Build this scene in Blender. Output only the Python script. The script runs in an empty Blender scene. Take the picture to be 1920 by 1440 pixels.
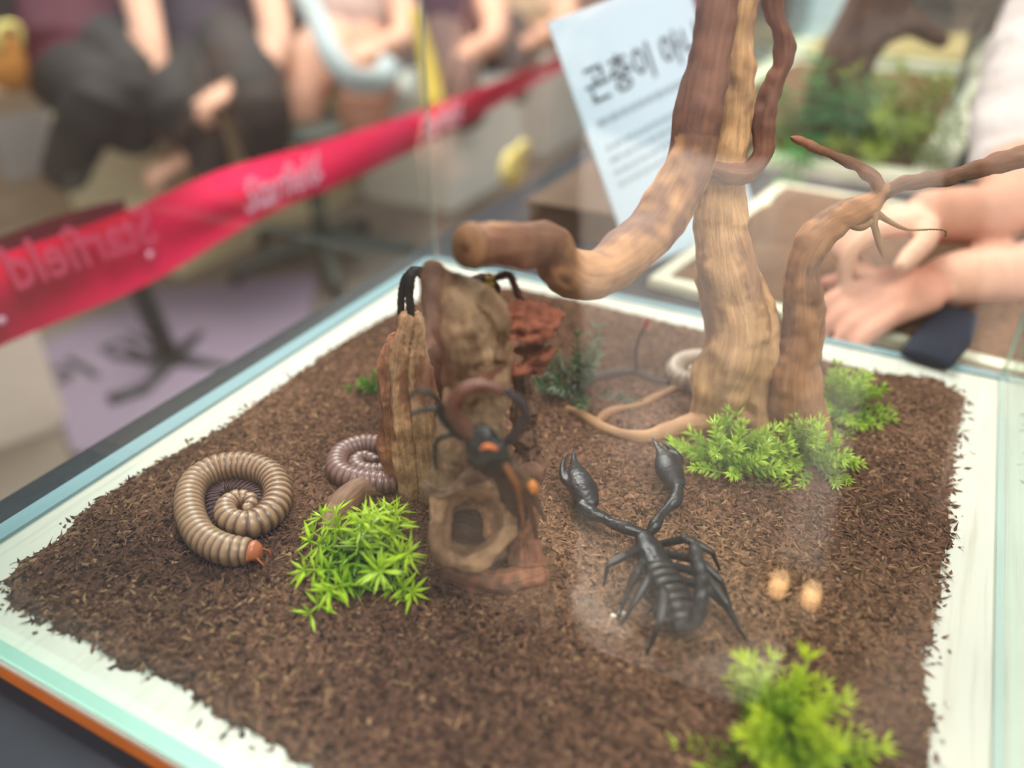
import bpy, bmesh, math, random
import numpy as np
from mathutils import Vector, noise, Matrix
random.seed(7); rng = np.random.default_rng(7)
S = bpy.context.scene
COL = S.collection

def srgb(r, g, b):
    f = lambda c: (c/255/12.92) if c/255 <= .04045 else ((c/255+.055)/1.055)**2.4
    return (f(r), f(g), f(b))

# ------------------------------------------------------------------ camera, world, lights, exposure
FPX, PITCH, YAW, CH = 1530.0, math.radians(31.0), math.radians(27.5), 0.30
FW = np.array([-math.sin(YAW)*math.cos(PITCH), math.cos(YAW)*math.cos(PITCH), -math.sin(PITCH)])
RT = np.array([math.cos(YAW), math.sin(YAW), 0.0])
UP = np.cross(RT, FW)
CAM = np.array([0, 0, CH])
cd = bpy.data.cameras.new('camera'); cam = bpy.data.objects.new('camera', cd); COL.objects.link(cam)
cam.matrix_world = Matrix(((RT[0], UP[0], -FW[0], 0), (RT[1], UP[1], -FW[1], 0), (RT[2], UP[2], -FW[2], CH), (0, 0, 0, 1)))
cd.sensor_width = 36; cd.lens = 36*FPX/1920; cd.clip_start = .005; cd.clip_end = 100
cd.dof.use_dof = True; cd.dof.focus_distance = .44; cd.dof.aperture_fstop = 2.5
S.camera = cam

W = bpy.data.worlds.new('world'); S.world = W; W.use_nodes = True
nt = W.node_tree
bg = nt.nodes['Background']
geo = nt.nodes.new('ShaderNodeNewGeometry'); sep = nt.nodes.new('ShaderNodeSeparateXYZ')
ramp = nt.nodes.new('ShaderNodeMapRange')
nt.links.new(geo.outputs['Incoming'], sep.inputs[0]); nt.links.new(sep.outputs['Z'], ramp.inputs['Value'])
ramp.inputs['From Min'].default_value = -1; ramp.inputs['From Max'].default_value = .2
ramp.inputs['To Min'].default_value = .75; ramp.inputs['To Max'].default_value = .3
bg.inputs['Color'].default_value = (.92, .96, 1.0, 1)
nt.links.new(ramp.outputs[0], bg.inputs['Strength'])

def area(name, loc, target, size, power, color=(1, 1, 1), spread=180):
    l = bpy.data.lights.new(name, 'AREA'); l.energy = power; l.size = size; l.color = color; l.spread = math.radians(spread)
    o = bpy.data.objects.new(name, l); COL.objects.link(o); o.location = loc
    o.rotation_euler = (Vector(target)-Vector(loc)).to_track_quat('-Z', 'Y').to_euler()
    return o
area('ceiling_softbox', (-1.15, 1.55, 2.1), (-.15, .35, 0), 1.2, 22, (1, .97, .92))
area('added_front_key', (.75, -.25, 2.0), (-.25, .4, 0), 1.0, 54, (1, .96, .90))  # unseen key added to brighten the tape and the log front
area('background_fill', (-2.0, 2.2, 2.5), (-2.0, 2.2, -.5), 1.8, 150, (1, .97, .92))  # unseen fill added to brighten the background beyond the tape
area('photographer_fill', (-.35, .75, 1.75), (-.12, -.48, -.10), .25, 13, (1, .98, .95), 28)  # unseen fill added to brighten the photographer's mirrored shirt
S.view_settings.view_transform = 'Standard'; S.view_settings.look = 'None'
S.view_settings.exposure = .2; S.view_settings.gamma = 1; S.view_settings.use_curve_mapping = False
try:
    S.cycles.max_bounces = 10; S.cycles.transparent_max_bounces = 24; S.cycles.use_denoising = True
    S.cycles.caustics_reflective = False
except Exception: pass

# ------------------------------------------------------------------ placing helpers
def ray(x, y):
    d = FW*FPX + RT*(x-960) - UP*(y-720); return d/np.linalg.norm(d)
def G(x, y, z=0.0):                       # where the view ray meets the level z
    d = ray(x, y); return CAM + d*((z-CH)/d[2])
def D(x, y, depth):                       # a point at a depth along the view axis
    d = ray(x, y); return CAM + d*(depth/(d@FW))
HF = np.array([-math.sin(YAW), math.cos(YAW), 0])
def VW(base, off=0.0):                    # picks points in an upright plane standing on base (off: nearer by metres)
    base = np.array(base)
    def f(x, y, o=0.0):
        d = ray(x, y); t = ((base-CAM)@HF - off - o)/(d@HF); return CAM + d*t
    return f
def pxr(px, p): return px*((np.array(p)-CAM)@FW)/FPX

# ------------------------------------------------------------------ object helpers
def tag(o, label=None, cat=None, group=None, kind=None):
    if label: o['label'] = label
    if cat: o['category'] = cat
    if group: o['group'] = group
    if kind: o['kind'] = kind
    return o
def thing(name, label, cat, loc=(0, 0, 0), group=None):
    o = bpy.data.objects.new(name, None); COL.objects.link(o); o.location = Vector(loc); o.empty_display_size = .01
    return tag(o, label, cat, group)
def mk(name, verts, faces, mat, parent=None, cols=None, smooth=True, grain=None):
    me = bpy.data.meshes.new(name)
    if isinstance(verts, np.ndarray) and isinstance(faces, np.ndarray):
        n, k = faces.shape
        me.vertices.add(len(verts)); me.vertices.foreach_set('co', verts.astype(np.float32).ravel())
        me.loops.add(n*k); me.loops.foreach_set('vertex_index', faces.astype(np.int32).ravel())
        me.polygons.add(n); me.polygons.foreach_set('loop_start', np.arange(0, n*k, k, dtype=np.int32))
        me.update(calc_edges=True); me.validate()
    else:
        me.from_pydata([tuple(v) for v in verts], [], [tuple(f) for f in faces]); me.update()
    if cols is not None: setcol(me, cols)
    if grain is not None:
        a = me.attributes.new('grain', 'FLOAT_VECTOR', 'POINT'); a.data.foreach_set('vector', np.asarray(grain, np.float32).ravel())
    if smooth: me.polygons.foreach_set('use_smooth', [True]*len(me.polygons))
    me.materials.append(mat)
    o = bpy.data.objects.new(name, me); COL.objects.link(o)
    if parent is not None:
        o.parent = parent
        o.matrix_parent_inverse = Matrix.Translation(-Vector(parent.location)) if parent.type == 'EMPTY' and not parent.parent else Matrix.Identity(4)
    return o
def setcol(me, cols):
    cols = np.asarray(cols, np.float32)
    if cols.ndim == 1: cols = np.tile(cols, (len(me.vertices), 1))
    if cols.shape[1] == 3: cols = np.hstack([cols, np.ones((len(cols), 1), np.float32)])
    a = me.color_attributes.new('Col', 'FLOAT_COLOR', 'POINT'); a.data.foreach_set('color', cols.ravel())

def catmull(pts, n):
    P = np.array(pts, float)
    if len(P) < 3: return np.array([P[0]+(P[-1]-P[0])*t for t in np.linspace(0, 1, n)])
    Q = np.vstack([2*P[0]-P[1], P, 2*P[-1]-P[-2]]); m = len(P)-1; out = []
    for u in np.linspace(0, m-1e-9, n):
        i = int(u); t = u-i; a, b, c, d = Q[i:i+4]
        out.append(.5*((2*b)+(-a+c)*t+(2*a-5*b+4*c-d)*t*t+(-a+3*b-3*c+d)*t**3))
    return np.array(out)
def resample(pts, n):                     # even steps along a polyline
    P = np.array(pts); L = np.r_[0, np.cumsum(np.linalg.norm(np.diff(P[:, :3], axis=0), axis=1))]
    s = np.linspace(0, L[-1], n); return np.stack([np.interp(s, L, P[:, k]) for k in range(P.shape[1])], 1), L[-1]
def frames(P):
    T = np.gradient(P, axis=0); T /= np.linalg.norm(T, axis=1)[:, None]+1e-12
    up = np.array([0, 0, 1.]) if abs(T[0][2]) < .9 else np.array([1., 0, 0])
    N = np.zeros_like(P); n = up-(up@T[0])*T[0]; n /= np.linalg.norm(n); N[0] = n
    for i in range(1, len(P)):
        n = N[i-1]-(N[i-1]@T[i])*T[i]; N[i] = n/(np.linalg.norm(n)+1e-12)
    return T, N, np.cross(T, N)
def sweep(P, R, seg=10, flat=1.0, fdir=None, cap=True):
    """tube along P (n,3) with radii R (n,); flat squeezes it along fdir"""
    P = np.array(P, float); R = np.array(R, float); T, N, B = frames(P)
    if fdir is not None:
        fd = np.array(fdir, float); N = fd-(T@fd)[:, None]*T; N /= np.linalg.norm(N, axis=1)[:, None]+1e-9; B = np.cross(T, N)
    a = np.linspace(0, 2*np.pi, seg, endpoint=False)
    V = (P[:, None, :] + R[:, None, None]*(np.cos(a)[None, :, None]*flat*N[:, None, :] + np.sin(a)[None, :, None]*B[:, None, :])).reshape(-1, 3)
    n = len(P); F = []
    for i in range(n-1):
        for j in range(seg):
            k = (j+1) % seg; F.append((i*seg+j, i*seg+k, (i+1)*seg+k, (i+1)*seg+j))
    if cap:
        V = np.vstack([V, P[0], P[-1]]); c0, c1 = n*seg, n*seg+1
        for j in range(seg):
            k = (j+1) % seg; F.append((k, j, c0, c0)); F.append(((n-1)*seg+j, (n-1)*seg+k, c1, c1))
    return V, F
class MB:
    def __init__(s): s.v = []; s.f = []; s.c = []; s.n = 0
    def add(s, V, F, col=None):
        V = np.asarray(V, float); s.v.append(V); s.f += [tuple(i+s.n for i in dict.fromkeys(f)) for f in F]; s.n += len(V)
        if col is not None:
            c = np.asarray(col, float); s.c.append(np.tile(c, (len(V), 1)) if c.ndim == 1 else c)
        return s
    def tube(s, pts, r, seg=8, n=None, col=None, flat=1., fdir=None):
        pts = [tuple(p) for p in pts]; r = list(r) if hasattr(r, '__len__') else [r]*len(pts)
        n = n or max(2, 3*(len(pts)-1)+1); P = catmull(pts, n); R = np.interp(np.linspace(0, 1, n), np.linspace(0, 1, len(r)), r)
        V, F = sweep(P, R, seg, flat, fdir); return s.add(V, F, col)
    def ball(s, c, r, seg=12, rings=8, col=None, M=None):
        r = np.array(r if hasattr(r, '__len__') else (r, r, r)); V = []; F = []
        for i in range(rings+1):
            t = math.pi*i/rings
            for j in range(seg):
                a = 2*math.pi*j/seg; V.append((math.sin(t)*math.cos(a), math.sin(t)*math.sin(a), math.cos(t)))
        for i in range(rings):
            for j in range(seg):
                k = (j+1) % seg; F.append((i*seg+j, (i+1)*seg+j, (i+1)*seg+k, i*seg+k))
        V = np.array(V)*r
        if M is not None: V = V@np.array(M).T
        return s.add(V+np.array(c), F, col)
    def box(s, c, size, col=None, rz=0, M=None):
        x, y, z = np.array(size)/2; V = np.array([(a*x, b*y, d*z) for d in (-1, 1) for b in (-1, 1) for a in (-1, 1)])
        if rz: ca, sa = math.cos(rz), math.sin(rz); V = V@np.array([[ca, sa, 0], [-sa, ca, 0], [0, 0, 1]])
        if M is not None: V = V@np.array(M).T
        return s.add(V+np.array(c), [(0, 2, 3, 1), (4, 5, 7, 6), (0, 1, 5, 4), (2, 6, 7, 3), (0, 4, 6, 2), (1, 3, 7, 5)], col)
    def build(s, name, mat, parent=None, smooth=True):
        return mk(name, np.vstack(s.v), s.f, mat, parent, np.vstack(s.c) if s.c else None, smooth)

def nz(p, sc, off=0.0): return noise.noise(Vector((p[0]*sc+off, p[1]*sc+off*1.7, p[2]*sc-off)))
class Blob:
    """limbs and lumps fused into one continuous surface"""
    def __init__(s): s.mb = MB(); s.seg = []
    def limb(s, pts, r, col=(.5, .5, .5), seg=14, flat=1., fdir=None, n=None):
        pts = [np.array(p, float) for p in pts]; r = list(r) if hasattr(r, '__len__') else [r]*len(pts)
        n = n or 5*(len(pts)-1)+1; P = catmull(pts, n); R = np.interp(np.linspace(0, 1, n), np.linspace(0, 1, len(r)), r)
        T = P[1]-P[0]; T /= np.linalg.norm(T)+1e-9; T2 = P[-1]-P[-2]; T2 /= np.linalg.norm(T2)+1e-9
        P2 = np.vstack([P[0]-T*R[0]*.55, P[0]-T*R[0]*.35, P, P[-1]+T2*R[-1]*.35, P[-1]+T2*R[-1]*.55]); R2 = np.r_[R[0]*.45, R[0]*.8, R, R[-1]*.8, R[-1]*.45]
        V, F = sweep(P2, R2, seg, flat, fdir); s.mb.add(V, F)
        L = np.r_[0, np.cumsum(np.linalg.norm(np.diff(P, axis=0), axis=1))]; _, N, B = frames(P)
        for i in range(n-1): s.seg.append((P[i], P[i+1], R[i], R[i+1], L[i], L[i+1], N[i], B[i], np.array(col, float)))
        return s
    def ball(s, c, r, col=(.5, .5, .5), M=None):
        s.mb.ball(c, r, 16, 10, None, M); rr = float(np.mean(r)); c = np.array(c, float)
        s.seg.append((c, c+np.array([0, 0, 1e-5]), rr, rr, 0, 0, np.array([1., 0, 0]), np.array([0, 1., 0]), np.array(col, float))); return s
    def build(s, name, mat, parent=None, voxel=.002, smooth_it=2, disp=(), gdisp=(), coljit=0., patch=None):
        me = bpy.data.meshes.new('tmp'); me.from_pydata([tuple(v) for v in np.vstack(s.mb.v)], [], s.mb.f); me.update()
        o = bpy.data.objects.new('tmp', me); COL.objects.link(o)
        m = o.modifiers.new('r', 'REMESH'); m.mode = 'VOXEL'; m.voxel_size = voxel
        if smooth_it:
            k = o.modifiers.new('s', 'SMOOTH'); k.iterations = smooth_it; k.factor = .5
        dg = bpy.context.evaluated_depsgraph_get(); ev = o.evaluated_get(dg); m2 = ev.to_mesh()
        nv = len(m2.vertices); V = np.empty(nv*3, np.float32); m2.vertices.foreach_get('co', V); V = V.reshape(-1, 3).astype(float)
        Nn = np.empty(nv*3, np.float32); m2.vertices.foreach_get('normal', Nn); Nn = Nn.reshape(-1, 3)
        F = [tuple(p.vertices) for p in m2.polygons]
        ev.to_mesh_clear(); bpy.data.objects.remove(o); bpy.data.meshes.remove(me)
        best = np.full(nv, 1e9); cols = np.zeros((nv, 3)); gr = np.zeros((nv, 3))
        for (a, b, ra, rb, la, lb, n, bb, c) in s.seg:
            ab = b-a; t = np.clip((V-a)@ab/(ab@ab+1e-15), 0, 1); q = a+t[:, None]*ab; d = V-q
            dist = np.linalg.norm(d, axis=1)/(ra+(rb-ra)*t); k = dist < best
            best[k] = dist[k]; cols[k] = c; th = np.arctan2(d[k]@bb, d[k]@n); rr = (ra+rb)/2
            gr[k] = np.stack([np.cos(th)*rr, np.sin(th)*rr, la+(lb-la)*t[k]], 1)
        for sc, amp in disp: V = V + Nn*(amp*np.array([nz(p, sc) for p in V]))[:, None]
        for sc, amp in gdisp: V = V + Nn*(amp*np.array([nz((g[0], g[1], g[2]*.12), sc, 3.1) for g in gr]))[:, None]
        if patch is not None:
            pc, psc, pth = patch; k = np.array([nz((g[0]*1.0, g[1]*1.0, g[2]*.4), psc, 7.7)+.35*nz(p, psc*4) for g, p in zip(gr, V)]); k = .8*np.clip((k-pth+.06)/.26, 0, 1)[:, None]; cols = cols*(1-k)+np.array(pc)*k
        if coljit: cols = cols*(1+coljit*np.array([nz(p, 60) for p in V]))[:, None]
        return mk(name, V, F, mat, parent, cols, True, gr)

# ------------------------------------------------------------------ materials
def newmat(name, rough=.6, spec=.4):
    m = bpy.data.materials.new(name); m.use_nodes = True; b = m.node_tree.nodes['Principled BSDF']
    b.inputs['Roughness'].default_value = rough; b.inputs['Specular IOR Level'].default_value = spec
    return m, m.node_tree, b
def N(t, typ, **kw):
    n = t.nodes.new(typ)
    for k, v in kw.items():
        if k in n.inputs: n.inputs[k].default_value = v
        else: setattr(n, k, v)
    return n
def mixc(t, fac, a, b, mode='MIX'):
    n = t.nodes.new('ShaderNodeMix'); n.data_type = 'RGBA'; n.blend_type = mode
    for s, v in ((n.inputs[0], fac), (n.inputs[6], a), (n.inputs[7], b)):
        if hasattr(v, 'links') or hasattr(v, 'is_linked'): t.links.new(v, s)
        elif hasattr(v, '__len__'): s.default_value = (*v, 1) if len(v) == 3 else v
        else: s.default_value = v
    return n.outputs[2]
def solid(name, col, rough=.6, spec=.4, var=.15, scale=40, bump=0., metal=0.):
    m, t, b = newmat(name, rough, spec); b.inputs['Metallic'].default_value = metal
    tc = N(t, 'ShaderNodeTexCoord'); no = N(t, 'ShaderNodeTexNoise', Scale=scale, Detail=4.); t.links.new(tc.outputs['Object'], no.inputs['Vector'])
    a = tuple(c*(1-var) for c in col); d = tuple(min(1, c*(1+var)) for c in col)
    t.links.new(mixc(t, no.outputs[0], a, d), b.inputs['Base Color'])
    if bump:
        bp = N(t, 'ShaderNodeBump', Strength=bump, Distance=.002); t.links.new(no.outputs[0], bp.inputs['Height']); t.links.new(bp.outputs[0], b.inputs['Normal'])
    return m
def colmat(name, rough=.6, spec=.4, scale=120, amp=.25, bump=.3, dist=.0006, trans=0., coat=0., grain=False, gscale=400):
    """takes its colour from the piece's own colour attribute, with fine procedural variation"""
    m, t, b = newmat(name, rough, spec); at = N(t, 'ShaderNodeAttribute', attribute_name='Col')
    tc = N(t, 'ShaderNodeTexCoord'); no = N(t, 'ShaderNodeTexNoise', Scale=scale, Detail=6., Roughness=.65)
    if grain:
        ga = N(t, 'ShaderNodeAttribute', attribute_name='grain'); mp = N(t, 'ShaderNodeMapping'); mp.inputs['Scale'].default_value = (1, 1, .07)
        t.links.new(ga.outputs['Vector'], mp.inputs[0]); no2 = N(t, 'ShaderNodeTexNoise', Scale=gscale, Detail=5., Roughness=.6); t.links.new(mp.outputs[0], no2.inputs['Vector'])
    t.links.new(tc.outputs['Object'], no.inputs['Vector'])
    mr = N(t, 'ShaderNodeMapRange'); mr.inputs['From Min'].default_value = .3; mr.inputs['From Max'].default_value = .7
    mr.inputs['To Min'].default_value = 1-amp; mr.inputs['To Max'].default_value = 1+amp; t.links.new(no.outputs[0], mr.inputs['Value'])
    c = mixc(t, 1., at.outputs['Color'], mr.outputs[0], 'MULTIPLY'); h = no.outputs[0]
    if grain:
        mr2 = N(t, 'ShaderNodeMapRange'); mr2.inputs['From Min'].default_value = .3; mr2.inputs['From Max'].default_value = .7
        mr2.inputs['To Min'].default_value = .78; mr2.inputs['To Max'].default_value = 1.18; t.links.new(no2.outputs[0], mr2.inputs['Value'])
        c = mixc(t, 1., c, mr2.outputs[0], 'MULTIPLY')
        ad = N(t, 'ShaderNodeMath', operation='ADD'); t.links.new(no.outputs[0], ad.inputs[0]); t.links.new(no2.outputs[0], ad.inputs[1]); h = ad.outputs[0]
    t.links.new(c, b.inputs['Base Color'])
    if bump:
        bp = N(t, 'ShaderNodeBump', Strength=bump, Distance=dist); t.links.new(h, bp.inputs['Height']); t.links.new(bp.outputs[0], b.inputs['Normal'])
    if trans:
        tr = N(t, 'ShaderNodeBsdfTranslucent'); t.links.new(c, tr.inputs['Color']); ms = N(t, 'ShaderNodeMixShader'); ms.inputs[0].default_value = trans
        out = t.nodes['Material Output']; t.links.new(b.outputs[0], ms.inputs[1]); t.links.new(tr.outputs[0], ms.inputs[2]); t.links.new(ms.outputs[0], out.inputs[0])
    b.inputs['Coat Weight'].default_value = coat; b.inputs['Coat Roughness'].default_value = .15
    return m
def glass(name, ior=1.52, tint=(.985, .997, .993), graze=(.80, .93, .90)):
    """clear pane: mirror part by Fresnel on both faces, green tint growing with the path through the pane"""
    m = bpy.data.materials.new(name); m.use_nodes = True; t = m.node_tree; t.nodes.remove(t.nodes['Principled BSDF'])
    lw = N(t, 'ShaderNodeLayerWeight', Blend=.5); pw = N(t, 'ShaderNodeMath', operation='POWER'); pw.inputs[1].default_value = 2.5; t.links.new(lw.outputs['Facing'], pw.inputs[0])
    tr = N(t, 'ShaderNodeBsdfTransparent'); t.links.new(mixc(t, pw.outputs[0], tint, graze), tr.inputs[0])
    gl = N(t, 'ShaderNodeBsdfGlossy'); gl.inputs['Roughness'].default_value = .0
    ge = N(t, 'ShaderNodeNewGeometry'); mr = N(t, 'ShaderNodeMapRange'); mr.inputs['To Min'].default_value = ior; mr.inputs['To Max'].default_value = 1/ior
    fr = N(t, 'ShaderNodeFresnel'); t.links.new(ge.outputs['Backfacing'], mr.inputs['Value']); t.links.new(mr.outputs[0], fr.inputs['IOR'])
    ms = N(t, 'ShaderNodeMixShader'); t.links.new(fr.outputs[0], ms.inputs[0]); t.links.new(tr.outputs[0], ms.inputs[1]); t.links.new(gl.outputs[0], ms.inputs[2])
    t.links.new(ms.outputs[0], t.nodes['Material Output'].inputs[0]); return m
M_FRONT = glass('clear_glass', 1.58); M_GLASS = glass('low_glare_glass', 1.25)
M_EDGE = solid('green_glass_edge', srgb(138, 178, 162), .25, .6, .08, 20)
M_EDGE_BLUE = solid('blue_glass_edge', srgb(128, 158, 165), .25, .6, .08, 20)
M_PALE = solid('pale_glass_edge', srgb(176, 196, 188), .25, .6, .05, 20)
M_SEAL = solid('clear_seal', srgb(168, 172, 164), .3, .5, .05, 20)
M_CLOTH = solid('black_tablecloth', srgb(26, 28, 35), .7, .3, .25, 60, .4)
M_SOIL = colmat('soil', .95, .15, 260, .55, .9, .003)
M_CRUMB = colmat('soil_crumbs', .92, .15, 500, .3, .3, .0005)
M_WOOD = colmat('driftwood', .62, .3, 60, .22, .55, .0012, grain=True, gscale=520)
M_LOG = colmat('weathered_log', .7, .25, 110, .45, 1., .0025, grain=True, gscale=420)
M_BARK = colmat('rotten_bark', .9, .15, 160, .55, 1., .003)
M_MILLI = colmat('millipede_shell', .36, .5, 300, .15, .2, .0003, coat=.1)
M_MLEG = colmat('millipede_legs', .5, .4, 300, .1, 0)
M_BLACK = colmat('scorpion_shell', .27, .4, 1300, .3, .4, .0003)
M_HAIRY = colmat('hairy_black', .8, .25, 1500, .5, .8, .0006)
M_LEAF = colmat('plastic_leaf', .38, .45, 200, .12, .0, trans=.3)
M_SKIN = colmat('skin', .5, .4, 120, .05, .1, .0004)
M_CLOTHES = colmat('person_body', .75, .3, 60, .08, .1, .001)
def board_mat():
    m, t, b = newmat('white_washed_wood', .55, .3); tc = N(t, 'ShaderNodeTexCoord')
    mp = N(t, 'ShaderNodeMapping'); mp.inputs['Scale'].default_value = (260, 9, 1); t.links.new(tc.outputs['Object'], mp.inputs[0])
    no = N(t, 'ShaderNodeTexNoise', Scale=1., Detail=5., Roughness=.6); t.links.new(mp.outputs[0], no.inputs['Vector'])
    rp = N(t, 'ShaderNodeValToRGB'); e = rp.color_ramp.elements; e[0].position = .3; e[0].color = (*srgb(184, 174, 156), 1); e[1].position = .5; e[1].color = (*srgb(213, 208, 195), 1)
    t.links.new(no.outputs[0], rp.inputs[0]); n2 = N(t, 'ShaderNodeTexNoise', Scale=9., Detail=3.); t.links.new(tc.outputs['Object'], n2.inputs['Vector'])
    t.links.new(mixc(t, n2.outputs[0], rp.outputs[0], srgb(210, 203, 188)), b.inputs['Base Color'])
    bp = N(t, 'ShaderNodeBump', Strength=.15, Distance=.0005); t.links.new(no.outputs[0], bp.inputs['Height']); t.links.new(bp.outputs[0], b.inputs['Normal']); return m
M_BOARD = board_mat()
M_PLY = solid('plywood_edge', srgb(196, 112, 52), .5, .3, .25, 30)

# ------------------------------------------------------------------ setting and table
BX0, BX1, BY0, BY1, GT, GH = -.405, .0825, .118, .616, .006, .42   # glass box: outer faces, pane thickness, height
fl = MB().box((-1, 3, -.78), (14, 16, .06)).build('floor', solid('floor_tiles', srgb(120, 104, 92), .6, .3, .2, 3), smooth=False); tag(fl, kind='structure')
tb = thing('display_table', 'long table under a black cloth that carries the glass boxes', 'table', (0, .9, -.75))
tw = MB().box((-.101, 1.25, -.025), (.702, 2.55, .022)).build('table_top', M_CLOTH, tb, False)
mb = MB()
for (x0, y0, x1, y1) in ((-.452, -.02, -.452, 2.53), (-.452, -.02, .25, -.02), (.25, -.02, .25, 2.53), (-.452, 2.53, .25, 2.53)):
    n = 60; V = []
    for i in range(n+1):
        u = i/n; x, y = x0+(x1-x0)*u, y0+(y1-y0)*u; nx, ny = (y1-y0), -(x1-x0); l = math.hypot(nx, ny); nx, ny = nx/l, ny/l
        cx, cy = x+.101, y-1.25; s = 1 if nx*cx+ny*cy > 0 else -1
        for j, z in enumerate((-.014, -.03, -.3, -.7)):
            w = s*(0 if j == 0 else (.003+.018*(j-1)*(.5+.5*math.sin(i*1.1)))); V.append((x+nx*w, y+ny*w, z))
    mb.add(V, [(i*4+j, i*4+j+1, i*4+j+5, i*4+j+4) for i in range(n) for j in range(3)])
mb.build('cloth_skirt', M_CLOTH, tb)
for x in (-.38, .18):
    for y in (.06, 2.45): MB().tube([(x, y, -.75), (x, y, -.03)], .02, 10).build('leg', M_CLOTH, tb)

# ------------------------------------------------------------------ the glass box
bxo = thing('glass_display_box', 'glass display box on a white washed board with a raw wooden edge', 'terrarium', ((BX0+BX1)/2, (BY0+BY1)/2, -.014))
cx, cy = (BX0+BX1)/2, (BY0+BY1)/2
MB().box((cx+.026, cy+.001, -.0015), (BX1-BX0+.056, BY1-BY0+.004, .003)).build('base_board', M_BOARD, bxo, False)
MB().box((cx+.026, cy+.001, -.0085), (BX1-BX0+.056, BY1-BY0+.004, .011)).build('board_edge', M_PLY, bxo, False)
zc = GH/2+.0005
for nm, c, sz in (('front_pane', (cx, BY0+GT/2, zc), (BX1-BX0, GT, GH)), ('back_pane', (cx, BY1-GT/2, zc), (BX1-BX0, GT, GH)),
                  ('left_pane', (BX0+GT/2, cy, zc), (GT, BY1-BY0-2*GT, GH)), ('right_pane', (BX1-GT/2, cy, zc), (GT, BY1-BY0-2*GT, GH))):
    MB().box(c, sz).build(nm, M_FRONT if nm == 'front_pane' else M_GLASS, bxo, False)
for nm, c, sz, mm in (('pane_foot', (cx, BY0+GT/2, .001), (BX1-BX0, GT+.001, .0025), M_EDGE), ('pane_foot', (cx, BY1-GT/2, .001), (BX1-BX0, GT+.001, .0025), M_EDGE_BLUE),
                  ('pane_foot', (BX0+GT/2-.002, cy, .001), (GT+.006, BY1-BY0-2*GT, .0025), M_EDGE_BLUE), ('pane_foot', (BX1-GT/2, cy, .001), (GT*.6, BY1-BY0-2*GT, .002), M_PALE),
                  ('corner_seal', (BX0+GT/2, BY1-GT/2, zc), (.0014, .0014, GH), M_SEAL), ('corner_seal', (BX1-GT/2, BY1-GT/2, zc), (.003, .003, GH), M_EDGE)):
    MB().box(c, sz).build(nm, mm, bxo, False)

# ------------------------------------------------------------------ soil
edge_px = [(735, 592), (640, 645), (540, 717), (430, 797), (330, 852), (240, 905), (150, 965), (120, 1012), (45, 1052), (10, 1092), (25, 1128), (90, 1165), (170, 1202), (230, 1242), (320, 1272),
           (390, 1312), (420, 1347), (500, 1382), (545, 1412), (605, 1445), (760, 1530), (960, 1640), (1250, 1745), (1500, 1790), (1655, 1800), (1690, 1640), (1735, 1440), (1745, 1350), (1725, 1250), (1755, 1130), (1780, 1000),
           (1778, 900), (1795, 810), (1806, 745), (1750, 710), (1650, 703), (1560, 682), (1450, 652), (1340, 627), (1190, 592), (1060, 560), (980, 546), (900, 536), (820, 548)]
poly = np.array([G(x, y, .001)[:2] for x, y in edge_px])
def inside(pts):
    x, y = pts[:, 0], pts[:, 1]; r = np.zeros(len(pts), bool); j = len(poly)-1
    for i in range(len(poly)):
        xi, yi = poly[i]; xj, yj = poly[j]
        k = ((yi > y) != (yj > y)) & (x < (xj-xi)*(y-yi)/(yj-yi+1e-12)+xi); r ^= k; j = i
    return r
def edist(pts):
    d = np.full(len(pts), 9.); 
    for i in range(len(poly)):
        a = poly[i-1]; ab = poly[i]-a; t = np.clip((pts-a)@ab/(ab@ab), 0, 1); d = np.minimum(d, np.linalg.norm(pts-a-t[:, None]*ab, axis=1))
    return d
def soilz(x, y, d): return .0012+.0068*min(1, d/.028)**.7 + .0016*noise.noise(Vector((x*16, y*16, 0)))*min(1, d/.02)
def SZ(x, y):
    p = np.array([[x, y]]); return soilz(x, y, float(edist(p)[0])) if inside(p)[0] else .0
def GS(x, y, up=0.0):                    # a point on the soil surface under a pixel
    z = .008
    for _ in range(4): p = G(x, y, z+up); z = SZ(p[0], p[1])
    return G(x, y, z+up)
st = .0016; xs = np.arange(poly[:, 0].min()-.005, poly[:, 0].max()+.005, st); ys = np.arange(poly[:, 1].min()-.005, poly[:, 1].max()+.005, st)
XX, YY = np.meshgrid(xs, ys, indexing='ij'); P2 = np.stack([XX.ravel(), YY.ravel()], 1)
jit = np.array([noise.noise(Vector((p[0]*90, p[1]*90, 1.))) for p in P2])
dd = edist(P2)*np.where(inside(P2), 1, -1)+jit*.004
Z = np.array([soilz(p[0], p[1], max(0, d)) if d > 0 else -.0006 for p, d in zip(P2, dd)])
fine = np.array([noise.noise(Vector((p[0]*330, p[1]*330, 5.))) for p in P2]); Z = Z+np.where(dd > 0, fine*.0013, 0)
ny = len(ys); idx = np.arange(len(P2)).reshape(len(xs), ny); q = np.stack([idx[:-1, :-1], idx[1:, :-1], idx[1:, 1:], idx[:-1, 1:]], -1).reshape(-1, 4)
q = q[(dd[q] > 0).sum(1) >= 2]
used = np.unique(q); remap = np.full(len(P2), -1); remap[used] = np.arange(len(used))
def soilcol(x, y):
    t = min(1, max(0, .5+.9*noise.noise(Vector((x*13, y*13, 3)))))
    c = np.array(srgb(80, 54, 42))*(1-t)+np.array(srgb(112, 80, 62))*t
    e = np.exp(-(((x+.06)/.085)**2+((y-.30)/.06)**2)); return c*(1-.55*e)+np.array(srgb(140, 106, 76))*.55*e  # paler centre: worn soil fibres plus reflected haze painted into the colour
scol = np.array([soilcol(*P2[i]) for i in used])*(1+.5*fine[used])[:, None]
so = mk('soil_bed', np.c_[P2, Z][used], remap[q], M_SOIL, None, scol)
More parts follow.
